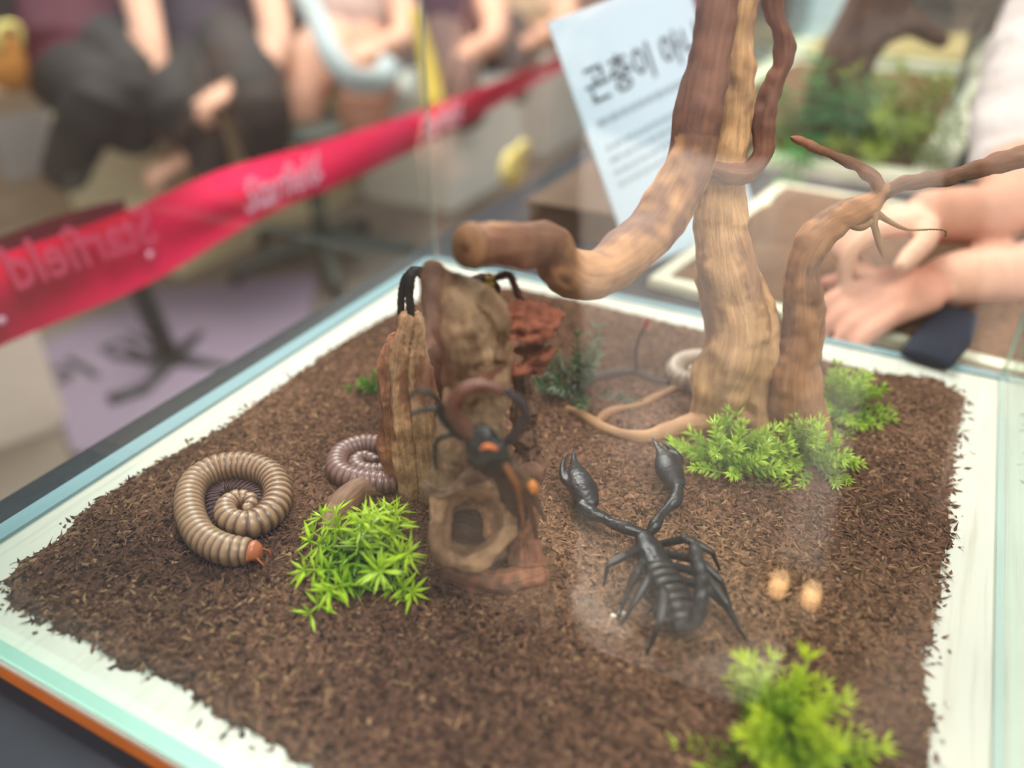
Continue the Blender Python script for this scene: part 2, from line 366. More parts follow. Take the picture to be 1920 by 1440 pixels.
tag(so, 'bed of loose dark brown soil covering most of the white board', 'soil', kind='stuff')
def crumbs(n, mode):
    pts = rng.uniform((poly[:, 0].min()-.006, poly[:, 1].min()-.006), (poly[:, 0].max()+.006, poly[:, 1].max()+.006), (n, 2))
    sd = edist(pts)*np.where(inside(pts), 1, -1); lim = rng.exponential(.0022, n); pts = pts[(sd > -lim+.0005)]; sd = sd[(sd > -lim+.0005)]
    V, F, C = [], [], []; k = 0
    for (x, y), d in zip(pts, sd):
        z = soilz(x, y, max(0, d))+.0003 if d > 0 else .0004
        base = soilcol(x, y)
        if mode == 'chip':
            L, w, h = rng.gamma(3, .0007)+.0006, rng.uniform(.0005, .0014), rng.uniform(.0004, .0011); a = rng.uniform(0, 6.28); el = rng.normal(0, .35)
            u = np.array([math.cos(a)*math.cos(el), math.sin(a)*math.cos(el), math.sin(el)])*L; v = np.array([-math.sin(a), math.cos(a), rng.normal(0, .3)])*w; c = np.array([x, y, z])
            V += [c-u, c+v*.9+(0, 0, -h*.3), c+u, c-v, c+(0, 0, h), ]; F += [(k, k+3, k+4), (k+3, k+2, k+4), (k+2, k+1, k+4), (k+1, k, k+4)]; m = 5
            col = base*rng.uniform(.22, 1.65) if rng.random() > .06 else np.array(srgb(150, 116, 84))*rng.uniform(.6, 1.1)
        else:
            L = rng.gamma(3, .0011)+.001; w = rng.uniform(.00010, .00024); a = rng.uniform(0, 6.28); cu = rng.normal(0, .9); ps = []
            px, py, pz = x, y, z+rng.uniform(0, .0006)
            for i in range(4):
                ps.append((px, py, pz)); px += math.cos(a)*L/3; py += math.sin(a)*L/3; a += cu; pz += rng.normal(0, .0004)
            for i, p in enumerate(ps):
                t = a+1.57; o = np.array([math.cos(t), math.sin(t), 0])*w; V += [np.array(p)+o, np.array(p)-o, np.array(p)+(0, 0, w*1.3)]
            for i in range(3):
                b = k+3*i; F += [(b, b+1, b+4, b+3), (b+1, b+2, b+5, b+4), (b+2, b, b+3, b+5)]
            m = 12; col = np.array(srgb(176, 140, 102))*rng.uniform(.35, 1.0)
        C += [col]*m; k += m
    return V, F, C
for n, mode, nm, lab in ((52000, 'chip', 'soil_crumbs', 'dark crumbs of soil scattered over the whole soil bed'), (9000, 'fibre', 'soil_fibres', 'thin pale coconut fibres scattered through the soil')):
    V, F, C = crumbs(n, mode)
    o = mk(nm, np.array(V), np.array(F) if mode == 'chip' else np.array(F), M_CRUMB, None, np.array(C), False); tag(o, lab, 'soil', kind='stuff')

# ------------------------------------------------------------------ tall branching driftwood
def trace(view, rows):
    pts, rs = [], []
    for r in rows:
        p = view(r[0], r[1], r[3] if len(r) > 3 else 0.0); pts.append(p); rs.append(pxr(r[2], p))
    return pts, rs
T_A, T_B = srgb(194, 150, 104), srgb(172, 126, 86)
b1 = GS(1355, 790); b2 = GS(1490, 800); v1 = VW(b1); v2 = VW(b2)
drift = thing('branching_driftwood', 'tall pale brown branching driftwood rising out of the frame on the right of the soil', 'driftwood', (*b1[:2], 0))
tr = Blob()
for rows, col in (([(1338, 800, 44), (1350, 740, 48), (1372, 650, 60), (1382, 590, 62), (1362, 500, 56), (1350, 420, 50), (1352, 330, 44), (1370, 240, 36), (1378, 160, 30), (1382, 60, 34), (1395, -60, 36), (1420, -260, 26), (1436, -420, 14)], T_A),
                  ([(1425, 790, 40), (1425, 720, 40), (1420, 650, 46), (1418, 590, 40), (1385, 520, 40)], T_A),
                  ([(1300, 792, 18, .004), (1318, 740, 22, .004), (1335, 660, 24, .004)], T_A)):
    p, r = trace(v1, rows); tr.limb(p, r, col, 18)
tr.build('trunk', M_WOOD, drift, .0017, 3, ((40, .005), (110, .0014)), ((300, .0006),), .2, (srgb(140, 98, 66), 45, .08))
lb = Blob()
p, r = trace(v1, [(1352, -330, 24, -.004), (1368, -200, 34, -.002), (1360, -60, 40, .0), (1342, 40, 40, .005), (1326, 130, 42, .012), (1305, 230, 44, .018), (1292, 290, 45, .023)]); lb.limb(p, r, srgb(122, 82, 62), 18)  # upper limb darker, lower one lighter: edge of the reflected haze painted in
p, r = trace(v1, [(1300, 255, 44, .020), (1282, 330, 47, .028), (1228, 425, 48, .042), (1150, 495, 48, .062), (1085, 520, 48, .078), (1045, 500, 46, .088), (1030, 466, 42, .092), (985, 455, 42, .104), (900, 460, 44, .122)]); lb.limb(p, r, T_B, 18)
lb.build('limb', M_WOOD, drift, .0018, 2, ((40, .003), (120, .001)), ((300, .0004),), .2, (srgb(96, 64, 54), 34, -.02))
c = p[-1]; dirv = p[-1]-p[-2]; dirv /= np.linalg.norm(dirv)
MB().tube([c+dirv*.004, c+dirv*.0075], [.0098, .0092], 16, 3, srgb(128, 92, 64)).tube([c+dirv*.006, c+dirv*.0082], [.0030, .0026], 10, 3, srgb(96, 64, 44)).build('cut_end', M_WOOD, drift)
th = Blob()
p, r = trace(v1, [(1335, 315, 20, .01), (1372, 326, 22, .012), (1405, 325, 22, .012), (1430, 290, 21, .008), (1432, 235, 22, .004), (1448, 170, 20, 0), (1468, 105, 20, 0), (1466, 55, 19, 0), (1450, 10, 20, 0), (1455, -60, 20, 0), (1480, -170, 15, 0), (1470, -260, 8, 0)])
th.limb(p, r, srgb(112, 70, 48), 14); th.build('twisted_limb', M_WOOD, drift, .0013, 2, ((70, .0022), (160, .0012)), ((300, .0006),), .2)
st2 = Blob()
p, r = trace(v2, [(1492, 815, 66), (1490, 770, 58), (1488, 700, 50), (1504, 620, 40), (1506, 560, 35), (1503, 505, 33), (1522, 455, 34), (1560, 418, 30), (1605, 395, 25), (1640, 375, 20), (1656, 356, 17)])
st2.limb(p, r, srgb(160, 112, 74), 18); base2 = p
p, r = trace(v2, [(1648, 368, 17), (1700, 346, 18), (1760, 335, 16), (1800, 324, 15), (1850, 312, 17), (1900, 298, 20), (1960, 285, 20), (2030, 240, 14), (2080, 230, 7)]); st2.limb(p, r, srgb(120, 76, 52), 14)
p, r = trace(v2, [(1648, 372, 15), (1643, 340, 14), (1618, 318, 15), (1598, 307, 13), (1560, 290, 9), (1482, 258, 7)]); st2.limb(p, r, srgb(128, 82, 54), 12)
st2.build('stem', M_WOOD, drift, .0013, 2, ((60, .0022), (150, .0012)), ((300, .0006),), .2, (srgb(112, 80, 60), 50, .06))
sp = Blob()
for rows in ([(1636, 398, 9, .004), (1640, 425, 7, .004), (1650, 460, 7, .004), (1656, 482, 3, .004)], [(1640, 396, 8, .003), (1662, 412, 6, .003), (1700, 430, 3.5, .003), (1745, 430, 2.5, .003), (1772, 432, 2.5, .003), (1773, 444, 3, .003)],
             [(1590, 415, 12, .004), (1615, 425, 9, .004), (1640, 408, 8, .004)]):
    p, r = trace(v2, rows); sp.limb(p, r, srgb(150, 112, 74), 8)
sp.build('broken_splinter', M_WOOD, drift, .0008, 1)
rt = Blob()
def groundline(rows, lift=.0):
    pts, rs = [], []
    for x, y, w, *o in rows:
        p = GS(x, y, (o[0] if o else 0)+lift); rs.append(pxr(w, p)); p = p+np.array([0, 0, rs[-1]*.5]); pts.append(p)
    return pts, rs
p, r = groundline([(1440, 790, 44), (1370, 790, 30), (1290, 806, 20), (1235, 820, 16), (1195, 826, 13), (1150, 815, 11), (1110, 795, 11), (1085, 778, 8), (1062, 768, 6)]); rt.limb(p, r, srgb(168, 126, 90), 12)
p, r = groundline([(1118, 797, 8), (1145, 774, 8), (1200, 762, 8), (1235, 745, 8), (1285, 728, 9), (1330, 730, 10)]); rt.limb(p, r, srgb(150, 108, 76), 10)
rt.build('root', M_WOOD, drift, .0010, 2, ((80, .0012),), ((300, .0004),), .2)

tw = thing('dark_twig', 'thin dark twig with an upright bud tipped shoot behind the pale roots', 'twig', (*GS(1195, 700)[:2], .006))
t = Blob(); p, r = groundline([(1050, 728, 7), (1110, 712, 9), (1180, 700, 9), (1215, 712, 7), (1245, 720, 7), (1290, 722, 7)]); t.limb(p, r, srgb(84, 66, 60), 8)
vt = VW(GS(1195, 702)); p, r = trace(vt, [(1195, 702, 5), (1192, 660, 5), (1200, 630, 4.5), (1207, 614, 4.5)]); t.limb(p, r, srgb(90, 62, 52), 8); t.build('shoot', M_WOOD, tw, .0008, 1)
p, r = trace(vt, [(1206, 618, 5), (1212, 606, 7), (1216, 597, 4)]); Blob().limb(p, r, srgb(150, 66, 48), 8).build('bud', M_WOOD, tw, .0008, 1)

# ------------------------------------------------------------------ hollow log with rotten bark
A = GS(890, 1062); Bk = GS(785, 925); va, vb = VW(A), VW(Bk)
log = thing('hollow_log', 'weathered upright log with a hollow burl at its foot', 'driftwood', (*A[:2], 0))
TAN, GRY, RED = srgb(200, 156, 118), srgb(152, 124, 96), srgb(156, 102, 78)
L1 = Blob()
for rows, col in (([(748, 945, 20, -.002), (745, 880, 26, -.002), (738, 800, 28), (728, 720, 26), (732, 660, 22), (748, 622, 12)], srgb(176, 120, 90)),
                  ([(770, 940, 24, .004), (768, 880, 28, .006), (758, 800, 30, .006), (748, 720, 28, .006), (752, 650, 26, .004), (765, 602, 18, .002)], TAN),
                  ([(800, 935, 26, .006), (798, 880, 26, .006), (788, 800, 26, .006), (778, 720, 26, .004), (780, 650, 24, .002), (786, 596, 14)], srgb(194, 156, 118)),
                  ([(838, 925, 26, .006), (832, 870, 26, .004), (818, 800, 20, .002), (803, 740, 16, -.002), (800, 690, 12, -.004)], srgb(158, 118, 88)),
                  ([(862, 820, 22, -.008), (835, 740, 24, -.012), (815, 660, 20, -.014)], srgb(52, 42, 34)),  # near-black limb painted to read as the shaded gap
                  ([(700, 945, 20, .0), (680, 935, 16), (650, 950, 14), (632, 965, 8)], srgb(140, 104, 82))):
    p, r = trace(vb, rows); L1.limb(p, r, col, 16, .6, HF)
L1.build('side_slab', M_LOG, log, .0013, 1, ((38, .0030), (90, .0016)), ((260, .0030), (600, .0010)), .2, (srgb(136, 84, 60), 70, .12))
L2 = Blob()
for rows, col in (([(818, 498, 20, -.012), (815, 545, 28, -.012), (822, 600, 28, -.010), (842, 650, 24, -.010), (862, 710, 24, -.012)], srgb(104, 72, 54)),
                  ([(832, 512, 20, -.014), (858, 556, 50, -.014), (880, 606, 72, -.012), (896, 656, 66, -.010), (902, 720, 54, -.010), (885, 790, 66, -.010), (880, 870, 74, -.008), (882, 950, 74, -.008), (885, 1030, 68, -.006)], GRY),
                  ([(915, 560, 20, -.006), (938, 592, 22, -.004), (945, 635, 20, -.002), (938, 672, 18, -.002)], srgb(148, 122, 94)),
                  ([(898, 716, 12, .004), (925, 700, 14, .006), (955, 676, 10, .006)], RED),
                  ([(790, 905, 16, .010), (820, 925, 18, .012), (850, 915, 18, .014), (880, 890, 16, .014), (905, 892, 14, .014)], srgb(176, 144, 122)),
                  ([(988, 880, 26, -.004), (985, 950, 32, .0), (986, 1020, 32, .002), (990, 1075, 30, .004)], RED)):
    p, r = trace(va, rows); L2.limb(p, r, col, 18, .7, HF)
p, r = groundline([(840, 1082, 20), (890, 1098, 22), (950, 1100, 22), (1005, 1085, 20)]); L2.limb(p, r, RED, 12)
L2.build('main_stump', M_LOG, log, .0014, 2, ((34, .0040), (85, .0022), (200, .0009)), ((240, .0010),), .25, (srgb(98, 72, 54), 60, .05))
# burl: a rimmed ring and a hollow whose shade is painted darker inwards, facing the viewer
bc = va(880, 984, .020); ax = CAM-bc; ax /= np.linalg.norm(ax); ax = ax*.75+np.array([-.25, -.2, .45])*.5; ax /= np.linalg.norm(ax)
u = np.cross([0, 0, 1.], ax); u /= np.linalg.norm(u); v = np.cross(ax, u)
BR = Blob(); a_, b_ = pxr(70, bc), pxr(78, bc)
ring = [bc+u*math.cos(t)*a_*(1+.10*math.sin(3*t+1))+v*math.sin(t)*b_*(1+.08*math.cos(2*t)) for t in np.linspace(0, 2*math.pi, 15)]
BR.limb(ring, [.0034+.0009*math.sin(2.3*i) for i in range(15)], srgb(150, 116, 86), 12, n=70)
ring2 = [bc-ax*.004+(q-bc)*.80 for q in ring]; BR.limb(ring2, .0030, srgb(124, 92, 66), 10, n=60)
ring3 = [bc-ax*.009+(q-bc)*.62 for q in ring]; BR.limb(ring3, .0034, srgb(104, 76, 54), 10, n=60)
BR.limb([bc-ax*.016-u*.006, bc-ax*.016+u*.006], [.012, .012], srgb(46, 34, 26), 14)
lip = [bc+u*a_*.55-v*b_*.1-ax*.004, bc+u*a_*.45+v*b_*.35-ax*.006, bc+u*a_*.2+v*b_*.55-ax*.008]; BR.limb(lip, [.0034, .004, .003], srgb(150, 112, 78), 10)
BR.build('burl', M_LOG, log, .0009, 2, ((90, .0016), (220, .0008)), ((400, .0005),), .25, (srgb(92, 66, 48), 80, .1))
bk = thing('rotten_bark_chunk', 'crumbly red brown chunk of rotten wood jutting out behind the hollow log', 'bark', (*A[:2], .09))
for i, rows in enumerate(([(938, 588, 30, -.024), (985, 584, 38, -.024), (1034, 600, 26, -.018)], [(945, 606, 34, -.018), (992, 604, 38, -.018), (1042, 610, 24, -.014)], [(950, 626, 26, -.014), (1000, 628, 30, -.014), (1036, 624, 20, -.012)], [(955, 698, 22, -.010), (1000, 684, 28, -.010), (1036, 660, 20, -.008)], [(968, 660, 18, -.016), (1000, 664, 22, -.016), (1030, 650, 14, -.012)],
                  [(975, 700, 20, -.03), (985, 800, 26, -.03), (985, 900, 30, -.03)])):
    q = Blob(); p, r = trace(va, rows); q.limb(p, r, srgb(130, 76, 58) if i < 5 else srgb(104, 74, 58), 14, .40, (.1*(i % 2), .1, 1) if i < 5 else HF)
    q.build('bark_plate' if i < 5 else 'support_root', M_BARK if i < 5 else M_WOOD, bk, .0009, 1, ((90, .0040), (260, .0022), (700, .0010)), ((500, .0016),), .5)
nub = Blob(); p, r = groundline([(618, 1000, 12), (640, 955, 26), (675, 925, 24), (715, 925, 22)]); nub.limb(p, r, srgb(132, 98, 78), 12)
tag(nub.build('wood_nub', M_WOOD, None, .0012, 2, ((60, .003), (140, .001)), (), .2), 'brown knobbly piece of wood beside the darker coiled millipede', 'driftwood')

# ------------------------------------------------------------------ millipedes
def millipede(label, rows, rad, pitch, c0, c1, head_col, legcol, legs_in=1, taper=.55, headed=True):
    pts = [GS(x, y, rad+(o[0] if o else 0)) for x, y, *o in rows]
    fine_ = catmull(pts, 600); _, L = resample(fine_, 10); nr = int(L/pitch); K = 6
    P, _ = resample(fine_, nr*K+1); n = len(P); T, Nn, B = frames(P)
    root = thing('millipede', label, 'millipede', (*P[n//2][:2], .006), 'millipedes on the soil')
    s = np.arange(n)/(n-1); ph = (np.arange(n) % K)/K
    R = rad*(1-(1-taper)*np.clip((s-.7)/.3, 0, 1)**1.6)
    R = R*np.interp(s, [0, .012, .03, .05], [.80, .88, .96, 1])*(np.interp(ph, [0, .18, .4, .8, 1], [.90, .97, 1.0, 1.03, .92]))
    Nn = np.tile([0, 0, 1.], (n, 1)); Nn -= (Nn*T).sum(1)[:, None]*T; Nn /= np.linalg.norm(Nn, axis=1)[:, None]; B = np.cross(T, Nn)
    seg = 22; a = np.linspace(0, 2*np.pi, seg, endpoint=False)
    V = (P[:, None]+R[:, None, None]*(np.cos(a)[None, :, None]*Nn[:, None]+np.sin(a)[None, :, None]*B[:, None])).reshape(-1, 3)
    F = [(i*seg+j, i*seg+(j+1) % seg, (i+1)*seg+(j+1) % seg, (i+1)*seg+j) for i in range(n-1) for j in range(seg)]
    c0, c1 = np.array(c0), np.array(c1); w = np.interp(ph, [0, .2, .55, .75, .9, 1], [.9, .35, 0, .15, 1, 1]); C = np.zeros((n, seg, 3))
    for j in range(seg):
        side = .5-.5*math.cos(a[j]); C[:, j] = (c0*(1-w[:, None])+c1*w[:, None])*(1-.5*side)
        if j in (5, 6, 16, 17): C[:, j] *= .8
    V = np.vstack([V, P[0]-T[0]*R[0]*.5, P[-1]+T[-1]*R[-1]*.6]); F += [((j+1) % seg, j, n*seg) for j in range(seg)]+[((n-1)*seg+j, (n-1)*seg+(j+1) % seg, n*seg+1) for j in range(seg)]
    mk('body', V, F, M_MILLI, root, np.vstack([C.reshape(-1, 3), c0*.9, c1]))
    lg = MB()
    for i in range(nr):
        for h_ in (0, .5):
            k = min(n-1, int((i+h_)*K)); p = P[k]; t = T[k]; b = B[k]; r = R[k]
            for sd in (-1, 1):
                ln = r*(1.35 if sd == legs_in else .35); bb = b*sd; up = .25 if sd == legs_in else -.1
                q0 = p+bb*r*.55-np.array([0, 0, r*.72]); q1 = q0+bb*ln*.55+np.array([0, 0, r*up])+t*r*.1*math.sin(i*.5); q2 = q1+bb*ln*.5+np.array([0, 0, r*(up*.5-.1)])
                q3 = q2+bb*ln*.12-np.array([0, 0, r*.35]); lg.tube([q0, q1, q2, q3], [r*.07, r*.06, r*.045, r*.02], 4, 4, np.array(legcol)*random.uniform(.7, 1.2))
    tag(lg.build('legs', M_MLEG, root), kind='stuff')
    if headed:
        hp = P[0]; t = -T[0]; hd = Blob(); hd.limb([hp+t*rad*.05, hp+t*rad*.25-np.array([0, 0, rad*.1]), hp+t*rad*.42-np.array([0, 0, rad*.35])], [rad*.80, rad*.66, rad*.42], head_col, 16)
        hd.build('head', M_MILLI, root, .0008, 2); tag(root.children[-1], 'orange brown head')
        an = MB()
        for sd in (-1, 1): an.tube([hp+t*rad*.45+B[0]*sd*rad*.4, hp+t*rad*.95+B[0]*sd*rad*.6-np.array([0, 0, rad*.45]), hp+t*rad*.95+B[0]*sd*rad*.5-np.array([0, 0, rad*.8])], [.0006, .0005, .0004], 5, 6, head_col)
        an.build('antennae', M_MLEG, root)
    return root
millipede('large tan millipede coiled on the dark soil with its orange head in front', [(470, 1034), (422, 1030), (375, 1002), (355, 950), (366, 904), (408, 878), (460, 874), (506, 890), (522, 926), (507, 962), (468, 984, .001), (430, 974, .002), (424, 950, .002), (446, 934, .001), (470, 938), (468, 952), (456, 954)],
          .0080, .0041, srgb(178, 140, 108), srgb(80, 50, 40), srgb(186, 104, 66), srgb(92, 64, 70), 1, .38)
millipede('darker purple brown millipede coiled beside the upright log', [(745, 905), (710, 905), (660, 897), (633, 880), (640, 852), (680, 835), (730, 840), (765, 860), (755, 882), (715, 888), (680, 884), (667, 870), (680, 858), (700, 862), (704, 868)],
          .0066, .0036, srgb(140, 104, 96), srgb(78, 52, 50), srgb(140, 84, 70), srgb(88, 56, 58), 1, .5, False)
millipede('pale blurred millipede coiled behind the branching driftwood', [(1330, 712), (1290, 715), (1266, 700), (1275, 680), (1310, 672), (1350, 680), (1350, 700), (1320, 703), (1300, 697), (1310, 690)],
          .0068, .0038, srgb(188, 164, 140), srgb(140, 116, 100), srgb(150, 100, 80), srgb(110, 84, 80), 1, .6, False)

# ------------------------------------------------------------------ scorpion
BLK = srgb(26, 25, 27); BLK2 = srgb(44, 39, 37)
sc_o = GS(1240, 1060); scp = thing('scorpion', 'glossy black scorpion with raised swollen pincers on the bare soil', 'scorpion', (*sc_o[:2], .008))
def gp_(rows): return [GS(x, y, z) for x, y, z in rows]
sb = Blob()
ax0, ax1 = GS(1206, 1004, .009), GS(1290, 1178, .009)
d_ = ax1-ax0; d_ /= np.linalg.norm(d_); side = np.cross([0, 0, 1.], d_)
Lb = np.linalg.norm(ax1-ax0)
sb.limb([ax0, ax0+d_*Lb*.15, ax0+d_*Lb*.36], [.0046, .0070, .0076], BLK, 18, .62, (0, 0, 1))
for i in range(7):
    u0 = .37+.085*i; w = [.0074, .0080, .0084, .0084, .0080, .0074, .0064][i]; c = ax0+d_*Lb*(u0+.04)
    sb.ball(c+np.array([0, 0, .0004*(i % 2)]), (1, 1, 1), BLK) if False else sb.limb([c-d_*Lb*.036, c+d_*Lb*.036], [w, w*1.02], BLK2 if i % 2 else BLK, 18, .6, (0, 0, 1))
tail = [ax0+d_*Lb*.95] + [GS(1302, 1168, .012), GS(1312, 1140, .019), GS(1316, 1100, .026), GS(1314, 1075, .031), GS(1306, 1052, .034)]
for i in range(len(tail)-1):
    m = tail[i]+(tail[i+1]-tail[i])*.5; sb.limb([tail[i], m, tail[i+1]], [.0034, .0040, .0033], BLK, 12)
sb.build('body', M_BLACK, scp, .0007, 1, ((300, .0003),))
for i in range(7):
    w = [.0074, .0080, .0085, .0085, .0081, .0075, .0066][i]; c = ax0+d_*Lb*(.41+.085*i); k = MB(); V = []; nu = 13
    for j, (dx, hh) in enumerate(((-.046, .86), (-.036, 1.02), (.020, 1.16), (.036, 1.08))):
        for m in range(nu): a = math.pi*(m/(nu-1)); V.append(c+d_*Lb*dx+side*math.cos(a)*w*1.04+np.array([0, 0, math.sin(a)*w*.62*hh+.0002]))
    k.add(V, [(j*nu+m, (j+1)*nu+m, (j+1)*nu+m+1, j*nu+m+1) for j in range(3) for m in range(nu-1)], BLK2); k.build('back_plate', M_BLACK, scp)
sg = Blob(); e = tail[-1]; sg.limb([e, e+np.array([-.002, .005, .0006]), e+np.array([-.004, .010, -.001]), e+np.array([-.004, .0135, -.005])], [.003, .0040, .0022, .0004], BLK2, 10); sg.build('stinger', M_BLACK, scp, .0006, 1)
for rows, bulb in (([(1205, 1000, .009), (1172, 990, .010), (1140, 978, .011), (1138, 972, .011), (1108, 962, .012), (1088, 946, .013)], [(1106, 944, .013), (1094, 918, .014), (1083, 892, .015), (1077, 866, .016), (1075, 842, .017)]),
                   ([(1218, 998, .009), (1228, 985, .011), (1238, 968, .012), (1252, 952, .012), (1266, 938, .013), (1272, 912, .014)], [(1268, 908, .014), (1256, 884, .015), (1248, 862, .016), (1236, 842, .018), (1222, 820, .020)])):
    k = Blob(); q = gp_(rows); k.limb(q, [.0026, .0036, .0025, .0026, .0042, .0028], BLK, 12, n=40)
    q = gp_(bulb); k.limb(q, [.0054, .0083, .0068, .0022, .0006], BLK, 16, .72, (0, 0, 1), n=24)
    f0 = q[1]+(q[2]-q[1])*.3; w_ = np.cross(q[2]-q[1], [0, 0, 1.]); w_ /= np.linalg.norm(w_); w_ *= (-1 if bulb[0][0] < 1200 else 1)
    k.limb([f0+w_*.0058, q[2]+w_*.0080, q[3]+w_*.0066, q[3]*.3+q[4]*.7+w_*.0030], [.0024, .0024, .0017, .0005], BLK, 10)
    k.build('pincer', M_BLACK, scp, .0008, 2, ((900, .0003),))
for rows, r0 in (([(1200, 1030, .008), (1172, 1042, .015), (1140, 1058, .014), (1132, 1100, .003)], .0019), ([(1206, 1050, .008), (1196, 1072, .018), (1180, 1100, .012), (1160, 1158, .002)], .0020), ([(1225, 1080, .008), (1215, 1085, .018), (1190, 1130, .012), (1165, 1170, .002)], .0019),
                 ([(1240, 1100, .008), (1245, 1115, .019), (1238, 1165, .014), (1212, 1228, .002)], .0024), ([(1240, 1020, .008), (1285, 1010, .017), (1335, 1035, .014), (1350, 1070, .003)], .0020), ([(1255, 1040, .008), (1310, 1050, .019), (1352, 1090, .014), (1372, 1140, .003)], .0020),
                 ([(1265, 1062, .008), (1318, 1075, .018), (1362, 1130, .014), (1400, 1205, .002)], .0021), ([(1278, 1090, .008), (1325, 1100, .016), (1358, 1135, .010), (1388, 1185, .002)], .0019)):
    k = Blob(); q = gp_(rows); k.limb(q[0:2], [r0, r0*1.15], BLK, 10); k.limb([q[1], (q[1]+q[2])/2, q[2]], [r0*1.1, r0*1.2, r0*.8], BLK2, 10); k.limb(q[2:4], [r0*.75, r0*.35], BLK, 8); k.build('leg', M_BLACK, scp, .0006, 1)

# ------------------------------------------------------------------ tarantula behind the top of the log
ta = thing('tarantula', 'hairy black tarantula clinging behind the top of the upright log', 'spider', (*A[:2], .12))
vt = VW(A, -.035); HB = srgb(34, 30, 32)
tbod = Blob(); c0 = vt(868, 560); tbod.limb([c0, vt(912, 548)], [.008, .0095], HB, 14); tbod.limb([vt(912, 545), vt(925, 540)], [.006, .005], HB, 12); tbod.build('body', M_HAIRY, ta, .0012, 1, ((400, .0008),))
yb = MB()
for i, y in enumerate((520, 531, 542, 552)): q0, q1 = vt(912, y, .012), vt(925, y+1, .012); yb.tube([q0, (q0+q1)/2+HF*-.001, q1], [.0011, .0014, .0011], 6, 5, srgb(172, 146, 74))
yb.build('yellow_leg_bands', M_HAIRY, ta)
tl = VW(Bk, -.004)
for rows, vv in (([(800, 520, 8, -.02), (772, 507, 8), (755, 540, 8), (752, 570, 7), (752, 602, 6)], tl), ([(800, 508, 8, -.02), (775, 512, 8, .004), (768, 550, 8, .004), (770, 590, 8, .004), (762, 635, 6, .006)], tl),
                 ([(930, 520, 8), (955, 515, 7), (968, 545, 7), (984, 578, 5)], vt), ([(905, 545, 9, .008), (915, 520, 9, .010), (925, 535, 8, .010), (922, 570, 6, .010)], vt)):
    k = Blob(); p, r = trace(vv, rows); k.limb(p, r, HB, 10); k.build('leg', M_HAIRY, ta, .0008, 1, ((900, .0007),))
    hb = MB()
    P_ = catmull(p, 60); T_, N_, B_ = frames(P_)
    for i in range(60):
        for j in range(5):
            a = random.uniform(0, 6.28); dr = N_[i]*math.cos(a)+B_[i]*math.sin(a)+T_[i]*.6; r_ = r[min(len(r)-1, int(i/60*len(r)))]; q = P_[i]+dr*r_*.6
            hb.add([q+T_[i]*.00012, q-T_[i]*.00012, q+dr*random.uniform(.0012, .0026)], [(0, 1, 2)], HB)
    tag(hb.build('hair', M_HAIRY, ta), kind='stuff')

# ------------------------------------------------------------------ whip spider with ring shaped arms on the front of the log
vw = VW(A, .020); ws = thing('whip_spider', 'black long armed arachnid with orange marked legs on the front of the hollow log', 'arachnid', tuple(vw(905, 830)))
w = Blob(); w.limb([vw(895, 815, .004), vw(915, 850, .006), vw(935, 880, .005)], [pxr(30, vw(900, 830)), pxr(40, vw(900, 830)), pxr(30, vw(900, 830))], srgb(24, 30, 30), 16, .6, HF)
w.limb([vw(940, 885, .004), vw(965, 935, .0), vw(980, 985, -.003)], [pxr(20, vw(900, 850)), pxr(27, vw(900, 850)), pxr(10, vw(900, 850))], srgb(52, 38, 30), 14, .6, HF); w.build('body', M_BLACK, ws, .0008, 1, ((300, .0006),))
m_ = MB(); p, r = trace(vw, [(902, 842, 4, .016), (914, 836, 6, .017), (932, 842, 4, .016)]); m_.tube(p, r, 8, 9, srgb(210, 110, 60)); m_.build('orange_mark', M_MILLI, ws)
for rows, nm, col in (([(885, 818, 14, .004), (862, 790, 17, .006), (850, 762, 17, .008), (868, 734, 15, .010), (905, 722, 13, .010), (940, 730, 9, .010)], 'arm', srgb(104, 68, 58)), ([(955, 826, 12, .0), (972, 806, 11, .002), (985, 778, 10, .004), (975, 752, 9, .006), (948, 734, 8, .008)], 'arm', srgb(58, 48, 54)),
                      ([(872, 818, 8), (838, 785, 7), (822, 752, 6), (788, 730, 5), (765, 748, 4)], 'leg', BLK), ([(868, 820, 8), (835, 795, 7), (818, 768, 7), (790, 770, 5), (768, 778, 4)], 'leg', BLK), ([(878, 815, 7), (845, 815, 6), (820, 826, 5), (815, 850, 5), (818, 880, 4)], 'leg', BLK),
                      ([(905, 862, 8, .006), (880, 858, 7, .008), (890, 875, 5, .006), (915, 888, 4, .004)], 'leg', BLK), ([(945, 860, 10, .004), (985, 900, 11, .003), (1000, 930, 9, .0), (1022, 975, 4, -.004)], 'leg', srgb(88, 66, 52)), ([(945, 870, 9, .008), (965, 905, 8, .008), (976, 945, 6, .004), (982, 990, 4, .002)], 'leg', srgb(120, 74, 40)),
                      ([(955, 880, 9, .006), (985, 930, 8, .004), (1000, 975, 6, .0), (1005, 1008, 5, -.002)], 'leg', srgb(84, 52, 34))):
    k = Blob(); p, r = trace(vw, rows); k.limb(p, r, col, 10); k.build(nm, M_BLACK, ws, .0007, 1, ((300, .0004),))
k = MB(); p, r = trace(vw, [(992, 905, 9, .010), (999, 912, 11, .010), (1002, 922, 8, .009)]); k.tube(p, r, 8, 7, srgb(200, 120, 50)); k.build('orange_knee', M_MILLI, ws)

